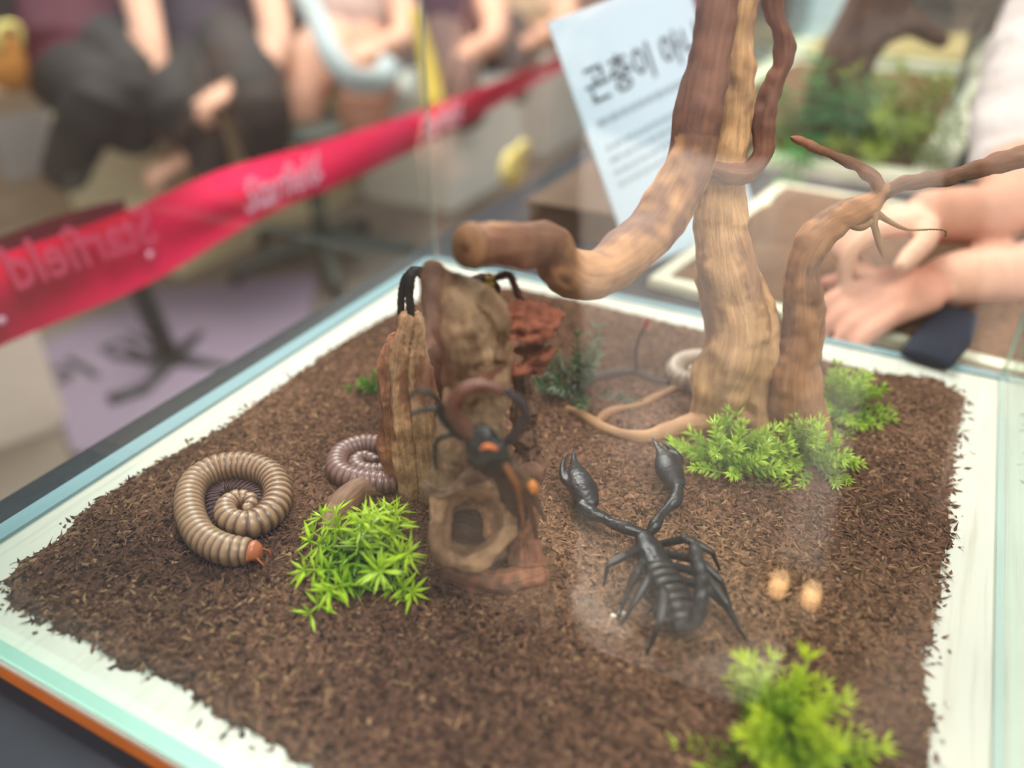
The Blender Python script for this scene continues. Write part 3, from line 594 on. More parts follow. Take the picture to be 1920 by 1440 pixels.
# ------------------------------------------------------------------ plastic plants
def sprig_mesh(name, length, needle, n_whorl, curl, seed, tipc, basec, star=False):
    rg = random.Random(seed); mb = MB(); pts = []
    for i in range(6):
        u = i/5; pts.append((length*(math.sin(curl*u)/max(curl, .01)), rg.uniform(-1, 1)*.03*length*u, length*u*(1-.25*curl*u)))
    P = catmull(pts, 24); tip, bas = np.array(tipc), np.array(basec)
    cc = lambda u: tuple(bas*(1-u)+tip*u)
    V, F = sweep(P, np.linspace(.0009, .0006, 24), 5); mb.add(V, F, np.vstack([np.repeat([cc(i/23*.7) for i in range(24)], 5, 0), [cc(0), cc(.8)]]))
    T_, N_, B_ = frames(P)
    def leaf(o, d, L, wd, u):
        d = d/np.linalg.norm(d); s = np.cross(d, [0, 0, 1.]); s = s/(np.linalg.norm(s)+1e-9); up = np.cross(s, d)
        V = [o, o+d*L*.45+s*wd, o+d*L*.45+up*wd*.6, o+d*L*.45-s*wd, o+d*L*.45-up*wd*.5, o+d*L]
        mb.add(V, [(0, 1, 2), (0, 2, 3), (0, 3, 4), (0, 4, 1), (5, 2, 1), (5, 3, 2), (5, 4, 3), (5, 1, 4)], [cc(u*.75), cc(u*.9), cc(u*.9), cc(u*.9), cc(u*.9), cc(min(1, u*1.1+.1))])
    for k in range(n_whorl):
        u = .28+.72*k/(n_whorl-1); i = min(23, int(u*23)); nl = 5 if u < .98 else 7
        for j in range(nl):
            a = 6.283*j/nl+k*.7+rg.uniform(-.3, .3); fw_ = .75 if not star else .15
            d = N_[i]*math.cos(a)+B_[i]*math.sin(a)+T_[i]*(fw_+rg.uniform(-.2, .3)+(.3 if u > .9 else 0)); L = needle*(1.05-.25*u)*rg.uniform(.7, 1.15)
            leaf(P[i], d, L, L*.065+.0003, u)
            if not star and u < .95:
                for sg in (-1, 1):
                    d2 = d/np.linalg.norm(d)+sg*.6*np.cross(d/np.linalg.norm(d), T_[i]); leaf(P[i]+d/np.linalg.norm(d)*L*.4, d2, L*.5, L*.06, u)
    o = mb.build(name, M_LEAF, None, False); return o
def plant(label, pos, radius, height, n, needle, tip, base, seed, star=False, tilt=1.15, sq=(1, 1)):
    rg = random.Random(seed); root = thing('plastic_plant', label, 'plant', pos, 'green plastic plants'); protos = []
    for k in range(4):
        o = sprig_mesh('sprig', 1.0*height, needle, 6, rg.uniform(.2, .7), seed*10+k, tip, base, star); protos.append(o)
    for i in range(n):
        src = protos[i % 4]; o = src if i < 4 else src.copy()
        if i >= 4: COL.objects.link(o)
        u = math.sqrt((i+.5)/n); az = i*2.399+rg.uniform(-.2, .2); tl_ = tilt*u; r_ = radius*.35*u; s = rg.uniform(.85, 1.1)*(1-.12*u)*(radius*u*.65/height/max(.2, math.sin(tl_)) if False else 1)
        o.parent = root; o.location = (r_*math.cos(az)*sq[0], r_*math.sin(az)*sq[1], -.001)
        o.rotation_euler = Matrix.Rotation(az, 3, 'Z').to_4x4().to_3x3().__matmul__(Matrix.Rotation(tl_, 3, 'Y')).__matmul__(Matrix.Rotation(rg.uniform(0, 6.28), 3, 'Z')).to_euler(); o.scale = (s, s, s)
    m = MB(); m.ball((0, 0, .001), (radius*.3, radius*.3, .004), 12, 6, base); b = m.build('base', M_LEAF, None); b.parent = root
    return root
LT, LB = srgb(204, 230, 84), srgb(110, 160, 62)
g = GS(682, 1062); plant('bright green star leaved plastic plant in front of the hollow log', tuple(g), .021, .026, 24, .0150, srgb(198, 228, 52), srgb(72, 140, 24), 3, True, 1.2)
g = GS(1372, 868); plant('lime plastic plant in the middle before the driftwood base', tuple(g), .034, .024, 44, .0095, LT, LB, 5, False, 1.15)
g = GS(1512, 862); plant('smaller lime plastic plant touching the driftwood base on its outer side', tuple(g), .024, .021, 30, .0090, LT, LB, 8, False, 1.1)
g = GS(1568, 772); plant('round lime plastic plant behind the driftwood near the back margin', tuple(g), .022, .023, 30, .009, srgb(186, 218, 66), srgb(84, 130, 64), 11, False, 1.2)
g = GS(1462, 1415); plant('large blurred lime plastic plant nearest the front pane', tuple(g), .024, .029, 30, .0115, srgb(210, 222, 52), srgb(88, 150, 18), 14, False, 1.15)
g = GS(704, 735); plant('green plastic plant mostly hidden behind the upright log', tuple(g), .012, .014, 10, .007, srgb(110, 160, 50), srgb(50, 90, 40), 17, False, 1.1)
g = GS(1082, 735); plant('dull green plastic plant beyond the rotten wood chunk', tuple(g), .020, .034, 16, .011, srgb(100, 128, 84), srgb(40, 62, 44), 19, False, 1.0)
for i, (x, y, r_) in enumerate(((1150, 1155, .0016), (1166, 1150, .0021))):
    q = GS(x, y, .001); b = Blob(); b.ball(q, (r_, r_*.8, r_*.8), srgb(226, 214, 196)); o = b.build('pebble', M_BARK, None, .0004, 1, ((400, .0006),)); tag(o, ('tiny', 'larger')[i]+' white pebble at the tip of the scorpion leg', 'pebble', 'white pebbles')

# ------------------------------------------------------------------ neighbouring glass boxes, sign, tape
def orient(x_axis, y_axis, loc):
    x = np.array(x_axis, float); x /= np.linalg.norm(x); z = np.cross(x, y_axis); z /= np.linalg.norm(z); y = np.cross(z, x)
    return Matrix(((x[0], y[0], z[0], loc[0]), (x[1], y[1], z[1], loc[1]), (x[2], y[2], z[2], loc[2]), (0, 0, 0, 1)))
def text(name, body, size, mat, M, parent=None, shear=0., extrude=.0002, bold=0., align='LEFT', mirror=False, sx=1.):
    c = bpy.data.curves.new(name, 'FONT'); c.body = body; c.size = size; c.shear = shear; c.extrude = extrude; c.offset = bold; c.align_x = align; c.resolution_u = 3
    o = bpy.data.objects.new('tmp', c); COL.objects.link(o); dg = bpy.context.evaluated_depsgraph_get()
    me = bpy.data.meshes.new_from_object(o.evaluated_get(dg)); bpy.data.objects.remove(o); bpy.data.curves.remove(c); me.name = name
    me.transform(Matrix.Diagonal((-sx if mirror else sx, 1, 1, 1))); me.materials.clear(); me.materials.append(mat)
    if mirror: me.flip_normals()
    o = bpy.data.objects.new(name, me); COL.objects.link(o)
    if parent is not None: o.parent = parent; o.matrix_parent_inverse = Matrix.Translation(-Vector(parent.location))
    o.matrix_basis = M; return o
M_CREAM = solid('cream_board', srgb(226, 218, 190), .6, .3, .05, 20); M_BROWN = solid('brown_box', srgb(104, 80, 62), .75, .2, .15, 14)
M_INK = solid('print_ink', srgb(74, 76, 82), .7, .2, .05); M_PALEINK = solid('pale_print_ink', srgb(160, 175, 186), .7, .2, .05)
M_PAPER = solid('blue_white_paper', srgb(206, 222, 236), .45, .4, .03, 5)
def neighbour(label, c, size, rz, soilcol_, h=.3, mg=.09, th=.014, up=.014, glazed=True):
    root = thing('glass_display_box' if glazed else 'soil_tray', label, 'terrarium' if glazed else 'tray', (c[0], c[1], -.014)); R_ = Matrix.Rotation(rz, 4, 'Z')
    kids = [MB().box((0, 0, th/2), (size[0], size[1], th)).build('base_board', M_CREAM, None, False)]
    m = MB(); n = 26; V = []; Cc = []
    for i in range(n+1):
        for j in range(n+1):
            u, v = i/n-.5, j/n-.5; e = min(.5-abs(u), .5-abs(v)); V.append((u*(size[0]-mg), v*(size[1]-mg), th+.0005+up*min(1, e*9)+up*.35*noise.noise(Vector((u*9, v*9, c[1]))))); Cc.append(np.array(soilcol_)*(1+.35*noise.noise(Vector((u*8, v*8, 2+c[0])))))
    m.add(V, [(i*(n+1)+j, (i+1)*(n+1)+j, (i+1)*(n+1)+j+1, i*(n+1)+j+1) for i in range(n) for j in range(n)], np.array(Cc)); kids.append(tag(m.build('soil', M_SOIL, None), kind='stuff'))
    for nm, p, s in (('front_pane', (0, -size[1]/2+.02, h/2+.014), (size[0]-.04, .005, h)), ('back_pane', (0, size[1]/2-.02, h/2+.014), (size[0]-.04, .005, h)), ('side_pane', (-size[0]/2+.02, 0, h/2+.014), (.005, size[1]-.05, h)), ('side_pane', (size[0]/2-.02, 0, h/2+.014), (.005, size[1]-.05, h)))[:4 if glazed else 0]:
        kids.append(MB().box(p, s).build(nm, M_GLASS, None, False))
    root.rotation_euler = (0, 0, rz)
    for k in kids: k.parent = root
    return root
n2 = neighbour('open tray of bare brown soil with a cream rim just behind the front glass box', (.0, .835), (.38, .36), math.radians(-7), srgb(116, 84, 60), mg=.028, th=.008, up=.005, glazed=False)
n3 = neighbour('third glass box holding a thick trunk and leafy plants', (-.17, 1.50), (.42, .78), math.radians(-3), srgb(120, 88, 62), h=.17)
bx = thing('brown_storage_box', 'plain brown box standing behind the paper sign', 'box', (-.30, .98, -.014)); MB().box((-.30, .98, .001), (.15, .44, .030)).build('body', M_BROWN, bx, False); MB().box((-.30, .98, .018), (.156, .446, .004)).build('lid', M_BROWN, bx, False)
n4 = neighbour('farthest glass box holding pale dry litter beyond the thick trunk', (-.14, 2.2), (.46, .46), math.radians(-2), srgb(186, 160, 110))
tag(MB().box(tuple(D(1556, 30, 1.95)), (.10, .004, .22)).build('paper_card', M_PAPER, None, False), 'narrow pale blue paper card standing between the far glass boxes', 'card')
# driftwood trunk and plants in the third box
s0 = G(1545, 235, .02); vv = VW(s0); tk = thing('driftwood_trunk', 'thick dark driftwood trunk inside the third glass box', 'driftwood', (*s0[:2], .01)); b = Blob()
for rows in ([(1520, 250, 34), (1560, 170, 46), (1600, 90, 52), (1650, 10, 58), (1690, -80, 50)], [(1650, 60, 32, .02), (1710, 40, 28, .02), (1770, 75, 16, .02)], [(1610, 180, 34, .02), (1600, 260, 34, .03)]):
    p, r = trace(vv, rows); b.limb(p, r, srgb(88, 62, 46), 14)
b.build('trunk', M_WOOD, tk, .005, 2, ((14, .012),), (), .2)
g_ = G(1535, 262, .02); plant('dark green leafy plastic plant at the foot of the thick trunk', tuple(g_), .075, .085, 16, .034, srgb(120, 196, 92), srgb(44, 104, 56), 31, True, 1.1)
g_ = G(1665, 262, .02); plant('mixed green plastic plant in front of the thick trunk on its outer side', tuple(g_), .085, .075, 18, .034, srgb(176, 196, 80), srgb(84, 104, 46), 33, True, 1.2)
g_ = G(1630, 160, .02); plant('yellow green sprig of plastic plant behind the trunk foot', tuple(g_), .03, .05, 8, .02, srgb(168, 170, 70), srgb(80, 90, 40), 35, True, .9)

# paper sign
sgn = thing('paper_sign', 'pale blue paper sign with printed text leaning behind the glass box', 'sign', tuple(D(1200, 520, .80)))
p00, p01 = D(1198, 528, .80), D(1080, 28, .74); p10 = D(1330, 440, .86)
ux = p10-p00; uy = p01-p00; uy_l = np.linalg.norm(uy); ux = ux/np.linalg.norm(ux); uy = uy-(uy@ux)*ux; uy /= np.linalg.norm(uy); uz = np.cross(ux, uy)
Ms = orient(ux, uy, p00); SW, SH = .20, uy_l
o = MB().box((SW/2, SH/2, -.0008), (SW, SH, .0016)).build('sheet', M_PAPER, None, False); o.parent = sgn; o.matrix_parent_inverse = Matrix.Translation(-Vector(sgn.location)); o.matrix_basis = Ms
o = MB().box((SW/2, .002, -.03), (SW*.8, .003, .06)).build('foot', M_PAPER, None, False); o.parent = sgn; o.matrix_parent_inverse = Matrix.Translation(-Vector(sgn.location)); o.matrix_basis = Ms
L_ = lambda x, y: Ms@Matrix.Translation((x, y, .0006))
text('heading', '곤충이 아니다', .037, M_INK, L_(.016, SH-.078), sgn, 0, .0002, .0004)
for i, (yy, wd, s_) in enumerate(((.098, .165, .0075), (.122, .150, .0055), (.134, .155, .0055), (.146, .15, .0055), (.158, .12, .0055))):
    m = MB(); x = .016; rg = random.Random(i)
    while x < .016+wd:
        w_ = rg.uniform(.006, .016); m.box((x+w_/2, SH-yy, .0007), (w_, s_*.8, .0004)); x += w_+.003
    o = m.build('text_line', M_PALEINK, None, False); o.parent = sgn; o.matrix_parent_inverse = Matrix.Translation(-Vector(sgn.location)); o.matrix_basis = Ms

# red tape barrier
TP = D(0, 470, .80); TX = TP[0]
def onX(x, y, X=TX): d = ray(x, y); return CAM+d*((X-CAM[0])/d[0])
M_TAPE = solid('red_tape', srgb(255, 30, 88), .45, .4, .08, 6); M_TEXT = solid('white_tape_print', srgb(250, 190, 215), .5, .4, .03); M_FAINT = solid('print_seen_through_tape', srgb(236, 84, 120), .5, .4, .03)
tape = thing('barrier_tape', 'bright red barrier tape with white cursive lettering stretched beside the table', 'tape', tuple(onX(300, 450)))
top = [(-60, 492), (0, 470), (120, 432), (240, 394), (400, 335), (520, 296), (640, 257), (785, 206), (940, 146), (1090, 84), (1300, 8), (1500, -66)]
bot = [(-60, 690), (0, 658), (120, 607), (283, 533), (433, 443), (547, 378), (640, 342), (785, 280), (940, 198), (1090, 116), (1300, 20), (1500, -60)]
tp = catmull([onX(x, y) for x, y in top], 90); bt = catmull([onX(x, y) for x, y in bot], 90); V = []; nj = 8
for i in range(90):
    w = math.exp(-((i-34)/7.)**2)
    for j in range(nj+1): u = j/nj; p = tp[i]*(1-u)+bt[i]*u; V.append(p+np.array([.010*math.sin(u*3.1+i*.12)+w*.012*math.sin(u*6.3-1), 0, 0]))
V2 = [v-np.array([.0012, 0, 0]) for v in V]; nn = len(V)
F = [(i*(nj+1)+j, i*(nj+1)+j+1, (i+1)*(nj+1)+j+1, (i+1)*(nj+1)+j) for i in range(89) for j in range(nj)]
MB().add(V+V2, F+[tuple(k+nn for k in reversed(f)) for f in F]).build('ribbon', M_TAPE, tape)
def tape_text(nm, s, x, y, x2, y2, size, mat, mirror=False, sx=1., up_=.02):
    a, b_ = onX(x, y, TX+up_), onX(x2, y2, TX+up_); return text(nm, s, size, mat, orient(b_-a, (0, 0, 1), b_ if mirror else a), tape, .25, .0003, .0008, 'LEFT', mirror, sx)
tape_text('lettering', 'Starfield', 462, 402, 606, 338, .062, M_TEXT, sx=.72)
tape_text('lettering', 'Starfield', 790, 262, 880, 218, .055, M_TEXT, sx=.72)
tape_text('reverse_lettering', 'Starfield', 20, 548, 300, 452, .066, M_FAINT, True, sx=.82)
dm = MB()
for x, y in ((281, 478), (4, 601), (600, 330)): dm.ball(onX(x, y, TX+.016), (.002, .0045, .0045), 10, 6)
dm.build('white_dots', M_TEXT, tape)
b2_ = MB(); t3 = catmull([onX(x, y, TX-.08) for x, y in ((-60, 465), (0, 445), (120, 402), (235, 372))], 20); t4 = catmull([onX(x, y, TX-.08) for x, y in ((-60, 540), (0, 520), (120, 470), (235, 420))], 20)
b2_.add(list(t3)+list(t4)+[p-np.array([.001, 0, 0]) for p in list(t3)+list(t4)], [(i, i+20, i+21, i+1) for i in range(19)]+[(i+40, i+41, i+61, i+60) for i in range(19)])
tag(b2_.build('shaded_tape_layer', solid('shaded_tape_red', srgb(92, 30, 46), .7, .2), None), 'back layer of the barrier tape with its shade painted in dark red', 'strap')  # back layer of the tape, shade painted into its dark red

# ------------------------------------------------------------------ things on the floor beyond the table
FZ = -.75
def onfloor(x, y, up=0.): return G(x, y, FZ+up)
M_DARK = solid('dark_plastic', srgb(30, 32, 34), .5, .4, .1); M_LILAC = solid('lilac_board', srgb(128, 110, 126), .6, .3, .04, 4)
M_CARD = solid('pale_cardboard', srgb(224, 206, 166), .7, .2, .06, 4); M_CARD2 = solid('dull_cardboard', srgb(140, 118, 98), .7, .2, .08, 4); M_PINKCARD = solid('pinkish_box', srgb(246, 226, 210), .7, .2, .04, 4)
q = [onfloor(70, 660), onfloor(300, 555), onfloor(600, 520), onfloor(520, 900), onfloor(140, 860)]
lm = MB(); lm.add([(*p[:2], FZ+.02) for p in q]+[(*p[:2], FZ+.0005) for p in q], [(0, 4, 3, 2, 1)]+[(i, i+5, (i+1) % 5+5, (i+1) % 5)[::-1] for i in range(5)])
li = thing('lilac_floor_board', 'lilac board with dark letters lying on the floor below the tape', 'sign board', (*onfloor(280, 690)[:2], FZ)); lm.build('panel', M_LILAC, li, False)
fa, fb = onfloor(95, 735, .022), onfloor(290, 655, .022); fd = fb-fa
text('lettering', '이 미', .16, M_DARK, orient(fd, fd@np.array([[0, 1, 0], [-1, 0, 0], [0, 0, 0]]), fa), li, 0, .001, .004, sx=.9)
fa, fb = onfloor(205, 752, .024), onfloor(275, 728, .024); MB().tube([fa, fb], .018, 8).build('printed_bar', M_DARK, li)
# barrier post
pb = onfloor(325, 690, .0); pv = VW(pb); po = thing('barrier_post', 'dark barrier post with a flat foot under the red tape', 'post', tuple(pb))
MB().tube([pb+np.array([0, 0, .02]), pv(262, 545), pv(215, 430)], .026, 12).build('pole', M_DARK, po); m = MB()
for a in (0.3, 1.9, 3.5, 5.1): m.tube([pb+np.array([0, 0, .03]), pb+np.array([math.cos(a)*.16, math.sin(a)*.16, .012])], [.022, .014], 8)
m.build('foot', M_DARK, po)
# stool with a star base
sb_ = onfloor(610, 500); so_ = thing('swivel_stool', 'dark swivel stool with a star shaped base beyond the tape', 'stool', tuple(sb_)); M_OLIVE = solid('olive_metal', srgb(70, 74, 66), .5, .4)
MB().tube([sb_+np.array([0, 0, .07]), sb_+np.array([0, 0, .42])], .025, 10).build('column', M_OLIVE, so_)
for k in range(5):
    a = k*1.2566+.5; d2 = np.array([math.cos(a), math.sin(a), 0]); l = MB().tube([sb_+np.array([0, 0, .09]), sb_+d2*.17+np.array([0, 0, .08]), sb_+d2*.3+np.array([0, 0, .055])], [.03, .026, .02], 8).build('leg', M_OLIVE, so_)
    w_ = MB().ball(sb_+d2*.3+np.array([0, 0, .027]), (.02, .02, .027), 10, 6).build('caster', M_DARK, None); w_.parent = l
MB().ball(sb_+np.array([0, 0, .45]), (.17, .17, .035), 18, 8).build('seat', M_OLIVE, so_)
def carton(label, px, py, size, rz, mat, lab=None, z=FZ, name='cardboard_box', back=0.):
    p = G(px, py, z)+np.array([back, 0, 0]); t_ = thing(name, label, 'box', (p[0], p[1], z)); c_, s_ = math.cos(rz), math.sin(rz)
    bo = MB().box((p[0], p[1], z+size[2]/2), size, None, rz).build('body', mat, t_, False)
    for k in (-1, 1): fl_ = MB().box((p[0]-s_*k*size[1]/4, p[1]+c_*k*size[1]/4, z+size[2]+.003), (size[0]*.99, size[1]*.49, .006), None, rz).build('flap', mat, t_, False)
    if lab: x = size[0]/2+.001; MB().box((p[0]+c_*x-s_*lab[0], p[1]+s_*x+c_*lab[0], z+lab[1]), (.003, lab[2], lab[3]), None, rz).build('paper_label', solid('label_paper', lab[4], .6, .3, .03), t_, False)
carton('pale pinkish box beyond the table corner under the end of the tape', -160, 790, (.5, .52, .40), math.radians(-20), M_PINKCARD)
carton('pale cardboard box with a white label behind the red tape', 590, 410, (.45, 1.25, .46), math.radians(0), M_CARD, (.15, .27, .18, .14, srgb(222, 216, 206)), back=-.25)
carton('dull cardboard box with a grey label above the shaded back layer of tape', 20, 392, (.5, .8, .46), math.radians(-6), M_CARD2, (.05, .28, .30, .22, srgb(146, 138, 136)))
carton('bright white box below the yellow bag', 835, 345, (.42, .6, .42), 0, solid('white_card', srgb(238, 236, 224), .6, .3, .03))
carton('tall cream box beside the paper sign', 1010, 245, (.5, .9, .44), 0, solid('cream_card', srgb(222, 216, 204), .6, .3, .04))
def bag(label, p, size, mat, hmat, name='tote_bag'):
    t_ = thing(name, label, 'bag', (p[0], p[1], p[2])); b = Blob(); b.limb([p+np.array([0, 0, size[2]*.1]), p+np.array([0, 0, size[2]*.5]), p+np.array([0, 0, size[2]*.9])], [size[1]*.5, size[1]*.55, size[1]*.42], (.5, .5, .5), 16, .5, (1, 0, 0))
    bo = b.build('body', mat, t_, .015, 2); MB().tube([p+np.array([.02, -size[1]*.25, size[2]*.9]), p+np.array([.03, -size[1]*.18, size[2]*1.5]), p+np.array([.03, size[1]*.18, size[2]*1.5]), p+np.array([.02, size[1]*.25, size[2]*.9])], .012, 8).build('handle', hmat, t_)
M_YEL = solid('yellow_fabric', srgb(232, 212, 130), .7, .2, .1, 8); M_MUST = solid('mustard_strap', srgb(176, 150, 60), .7, .2, .05); M_ORG = solid('orange_fabric', srgb(196, 132, 66), .7, .2, .1, 8); M_GREY = solid('pale_grey_strap', srgb(172, 180, 180), .6, .3, .05)
bag('pale yellow bag lying behind the red tape near the cream box', G(962, 330, -.40), (.08, .12, .06), M_YEL, M_YEL)
bag('orange bag standing far behind the paper sign', G(885, 60, -.45), (.2, .5, .34), M_ORG, M_MUST)
st_ = MB(); p = [D(776, 20, 2.2), D(800, 110, 2.2), D(815, 205, 2.15)]; st_.tube(p, [.016, .024, .03], 10, 12, None, .35, HF); tag(st_.build('hanging_strap', M_MUST, None), 'mustard yellow strap hanging down to the red tape', 'strap')
p = [D(555, -30, 2.3), D(590, 30, 2.25), D(620, 100, 2.2), D(660, 148, 2.2), D(710, 150, 2.25), D(735, 118, 2.3)]; tag(MB().tube(p, .034, 12, 40, None, .5, HF).build('curved_handle', M_GREY, None), 'pale grey curved handle hanging among the people', 'handle')
p = [D(195, 170, 2.3), D(205, 210, 2.28), D(240, 235, 2.27), D(285, 220, 2.26), D(300, 190, 2.25)]; tag(MB().tube(p, .016, 10, 30).build('basket_handle', solid('wicker', srgb(128, 88, 58), .7, .2), None), 'brown curved basket handle beside a hand', 'handle')

bag('small yellow pouch at the far end of the bench near the person in dark red', D(30, 150, 2.25), (.10, .14, .09), M_ORG, M_YEL, 'pouch')
# ------------------------------------------------------------------ people
SK = srgb(222, 168, 142); SKD = srgb(196, 140, 116)
def hand(b, wrist, direc, back, L=.17, curl=(.35, .45, .5, .6), thumb=1, spread=.12, col=SK, thumb_curl=.5, ratio=1.):
    """palm, four unequal bent fingers and a side thumb; direc points to the fingers, back is the back of the hand"""
    y = np.array(direc, float); y /= np.linalg.norm(y); z = np.array(back, float); z -= (z@y)*y; z /= np.linalg.norm(z); x = np.cross(y, z)*thumb
    s = L/.18; w = np.array(wrist, float)
    b.limb([w-y*.02*s, w+y*.03*s, w+y*.07*s], [.024*s, .029*s, .030*s], col, 14, .55, z)
    kn = [w+y*.085*s+x*o_*s for o_ in (.028, .009, -.010, -.028)]
    for k, o_ in zip(kn, (.02, .006, -.008, -.02)): b.limb([w+y*.03*s+x*o_*s, k], [.014*s, .0115*s], col, 10)
    for i, (k, fl_) in enumerate(zip(kn, (.072, .080, .075, .058))):
        a = 0.; d = y+x*spread*(1.5-i)*.5; p = k; pts = [k]
        for seg_, fr in enumerate((.45, .32, .23)):
            a += curl[i]*(1, 1.25, .8)[seg_]; d2 = (y+x*spread*(1.5-i)*.5); d2 /= np.linalg.norm(d2); d = d2*math.cos(a)-z*math.sin(a); p = p+d*fl_*fr*s; pts.append(p)
        b.limb(pts, [.0105*s, .0100*s, .0090*s, .0072*s], col, 10)
    t0 = w+y*.018*s+x*.024*s-z*.004*s; d = y*.62+x*.75-z*.25; d /= np.linalg.norm(d); t1 = t0+d*.038*s; d2 = d+(y*.5-x*.5-z*.2)*thumb_curl; d2 /= np.linalg.norm(d2); t2 = t1+d2*.034*s; t3_ = t2+d2*.024*s
    b.limb([t0, t1, t2, t3_], [.015*s, .0125*s, .0115*s, .0085*s], col, 10)
# person leaning over the far side: two hands behind the front glass box
pr = thing('person', 'person in a pale shirt holding both hands behind the glass box beside the branch', 'person', (.36, 1.44, FZ))
b = Blob()
dp = .70
SHW = srgb(186, 174, 170)
b.limb([(.15, 1.36, .25), D(1955, 90, .94), D(1905, 300, .86), D(1897, 375, .80), D(1850, 403, .745), D(1790, 404, .715), D(1735, 408, dp)], [.040, .038, .034, .031, .028, .025, .023], SKD, 16)
hand(b, D(1735, 408, dp), D(1600, 425, .685)-D(1735, 408, dp), UP*.9-FW*.3, .135, (.5, .95, 1.05, 1.1), -1, .10, SK, .6)
b.limb([(.40, 1.34, .25), (.34, 1.16, .12), (.215, .955, .035), D(1940, 508, .735), D(1830, 518, .695), D(1768, 530, .675)], [.042, .038, .033, .029, .025, .022], SK, 16)
hand(b, D(1768, 530, .675), D(1600, 580, .655)-D(1768, 530, .675), UP*.7-FW*.6, .135, (.25, .35, .3, .2), 1, .20, srgb(216, 150, 126), .3)
b.limb([(.36, 1.44, -.10), (.34, 1.43, .08), (.29, 1.40, .24)], [.105, .11, .115], SHW, 18)
b.limb([(.29, 1.40, .28), (.26, 1.36, .36)], [.042, .04], SK, 14); b.ball((.24, 1.32, .46), (.072, .082, .098), SK); b.limb([(.215, 1.255, .45), (.205, 1.235, .435)], [.011, .012], SK, 8); b.limb([(.20, 1.262, .405), (.235, 1.25, .402)], [.007, .007], srgb(176, 100, 92), 8)
for sx in (-1, 1): b.limb([(.37+sx*.055, 1.44, -.12), (.37+sx*.06, 1.43, -.42), (.37+sx*.06, 1.45, -.70)], [.075, .06, .045], srgb(36, 38, 48), 16); b.limb([(.37+sx*.06, 1.45, -.715), (.36+sx*.06, 1.36, -.722)], [.034, .030], srgb(200, 200, 200), 12)
b.build('body', M_CLOTHES, pr, .0035, 3, (), (), .05)
sl = Blob(); sl.limb([(.17, 1.37, .25), D(2030, -40, .98), D(1955, 90, .94), D(1915, 220, .90), D(1902, 325, .86)], [.064, .060, .056, .050, .047], SHW, 18)
sl.build('sleeve', M_CLOTHES, pr, .005, 2, ((22, .008), (60, .003))); sl = Blob(); sl.limb([(.40, 1.35, .25), (.37, 1.24, .17), (.335, 1.15, .115)], [.064, .055, .050], SHW, 18); sl.build('sleeve', M_CLOTHES, pr, .006, 2, ((22, .008),))
hr = Blob(); hr.ball((.25, 1.345, .485), (.080, .090, .095), srgb(30, 26, 26)); hr.build('hair', M_CLOTHES, pr, .008, 1)
tz = MB(); tz.tube([G(1800, 585, .006), G(1770, 630, .006), G(1735, 675, .006)], [.015, .020, .018], 16, 12, None, .22, (0, 0, 1))
tag(tz.build('navy_cloth', solid('navy_cloth', srgb(34, 38, 52), .85, .2), None), 'navy cloth lying under the hands behind the glass box', 'cloth')
# seated people beyond the tape
def seated(label, dep, shirt, trou, rows, hands_, extra=()):
    c0 = rows[0][0][0]; t_ = thing('person', label, 'person', tuple(D(c0[0], c0[1], dep)), None); b = Blob()
    for pts, rad, col in rows: b.limb([D(x, y, dep+o_) for x, y, o_ in pts], rad, {'s': shirt, 't': trou, 'k': SK, 'd': SKD}[col], 16)
    for (wx, wy, wo), (fx, fy, fo), th_ in hands_: w_ = D(wx, wy, dep+wo); hand(b, w_, D(fx, fy, dep+fo)-w_, UP*.6-FW*.7, .17, (.5, .6, .6, .7), th_)
    (nx, ny), hc = extra; n0 = D(nx, ny, dep); b.limb([n0, n0+np.array([0, 0, .09])], [.05, .05], SK, 12); b.ball(n0+np.array([0, 0, .2]), (.078, .09, .115), SK)
    b.limb([n0+np.array([.07, -.05, .19]), n0+np.array([.1, -.06, .175])], [.014, .012], SK, 8)
    b.build('body', M_CLOTHES, t_, .009, 3); h = Blob(); h.ball(n0+np.array([-.02, .015, .235]), (.09, .1, .11), hc); h.build('hair', M_CLOTHES, t_, .014, 1); return t_
MAR, DKP, GRT = srgb(84, 24, 38), srgb(60, 42, 54), srgb(48, 40, 38)
seated('person in a dark red top with one bare arm hanging down behind the tape', 2.2, MAR, GRT,
       [(((170, -180, .2), (160, -60, .2), (150, 118, .15)), [.15, .17, .17], 's'), (((262, -120, 0), (250, -60, 0)), [.07, .06], 's'), (((250, -60, 0), (268, 20, -.02), (285, 95, -.05), (298, 160, -.06)), [.052, .046, .040, .030], 'k'), (((130, 140, .15), (190, 185, -.1), (150, 250, -.05), (120, 330, 0)), [.12, .09, .07, .06], 't'), (((200, 90, .15), (250, 160, -.05), (245, 260, 0)), [.11, .09, .07], 't')],
       [((298, 165, -.06), (312, 230, -.08), 1)], ((170, -215), srgb(24, 20, 20)))
seated('person in a plum top with hands together in the lap behind the tape', 2.3, DKP, GRT,
       [(((390, -180, .2), (385, -60, .2), (378, 112, .15)), [.15, .18, .16], 's'), (((470, -120, .05), (500, -20, 0), (520, 80, -.05), (500, 140, -.1)), [.055, .05, .045, .034], 'k'), (((360, 140, .1), (330, 200, -.15), (380, 260, -.1), (400, 330, -.1)), [.12, .09, .06, .05], 't'), (((430, 100, .1), (480, 190, -.15), (500, 290, -.1)), [.12, .09, .06], 't')],
       [((440, 165, -.2), (395, 190, -.22), 1), ((500, 140, -.1), (470, 160, -.2), -1), ((345, 300, -.1), (300, 320, -.12), 1)], ((390, -215), srgb(28, 22, 20)))
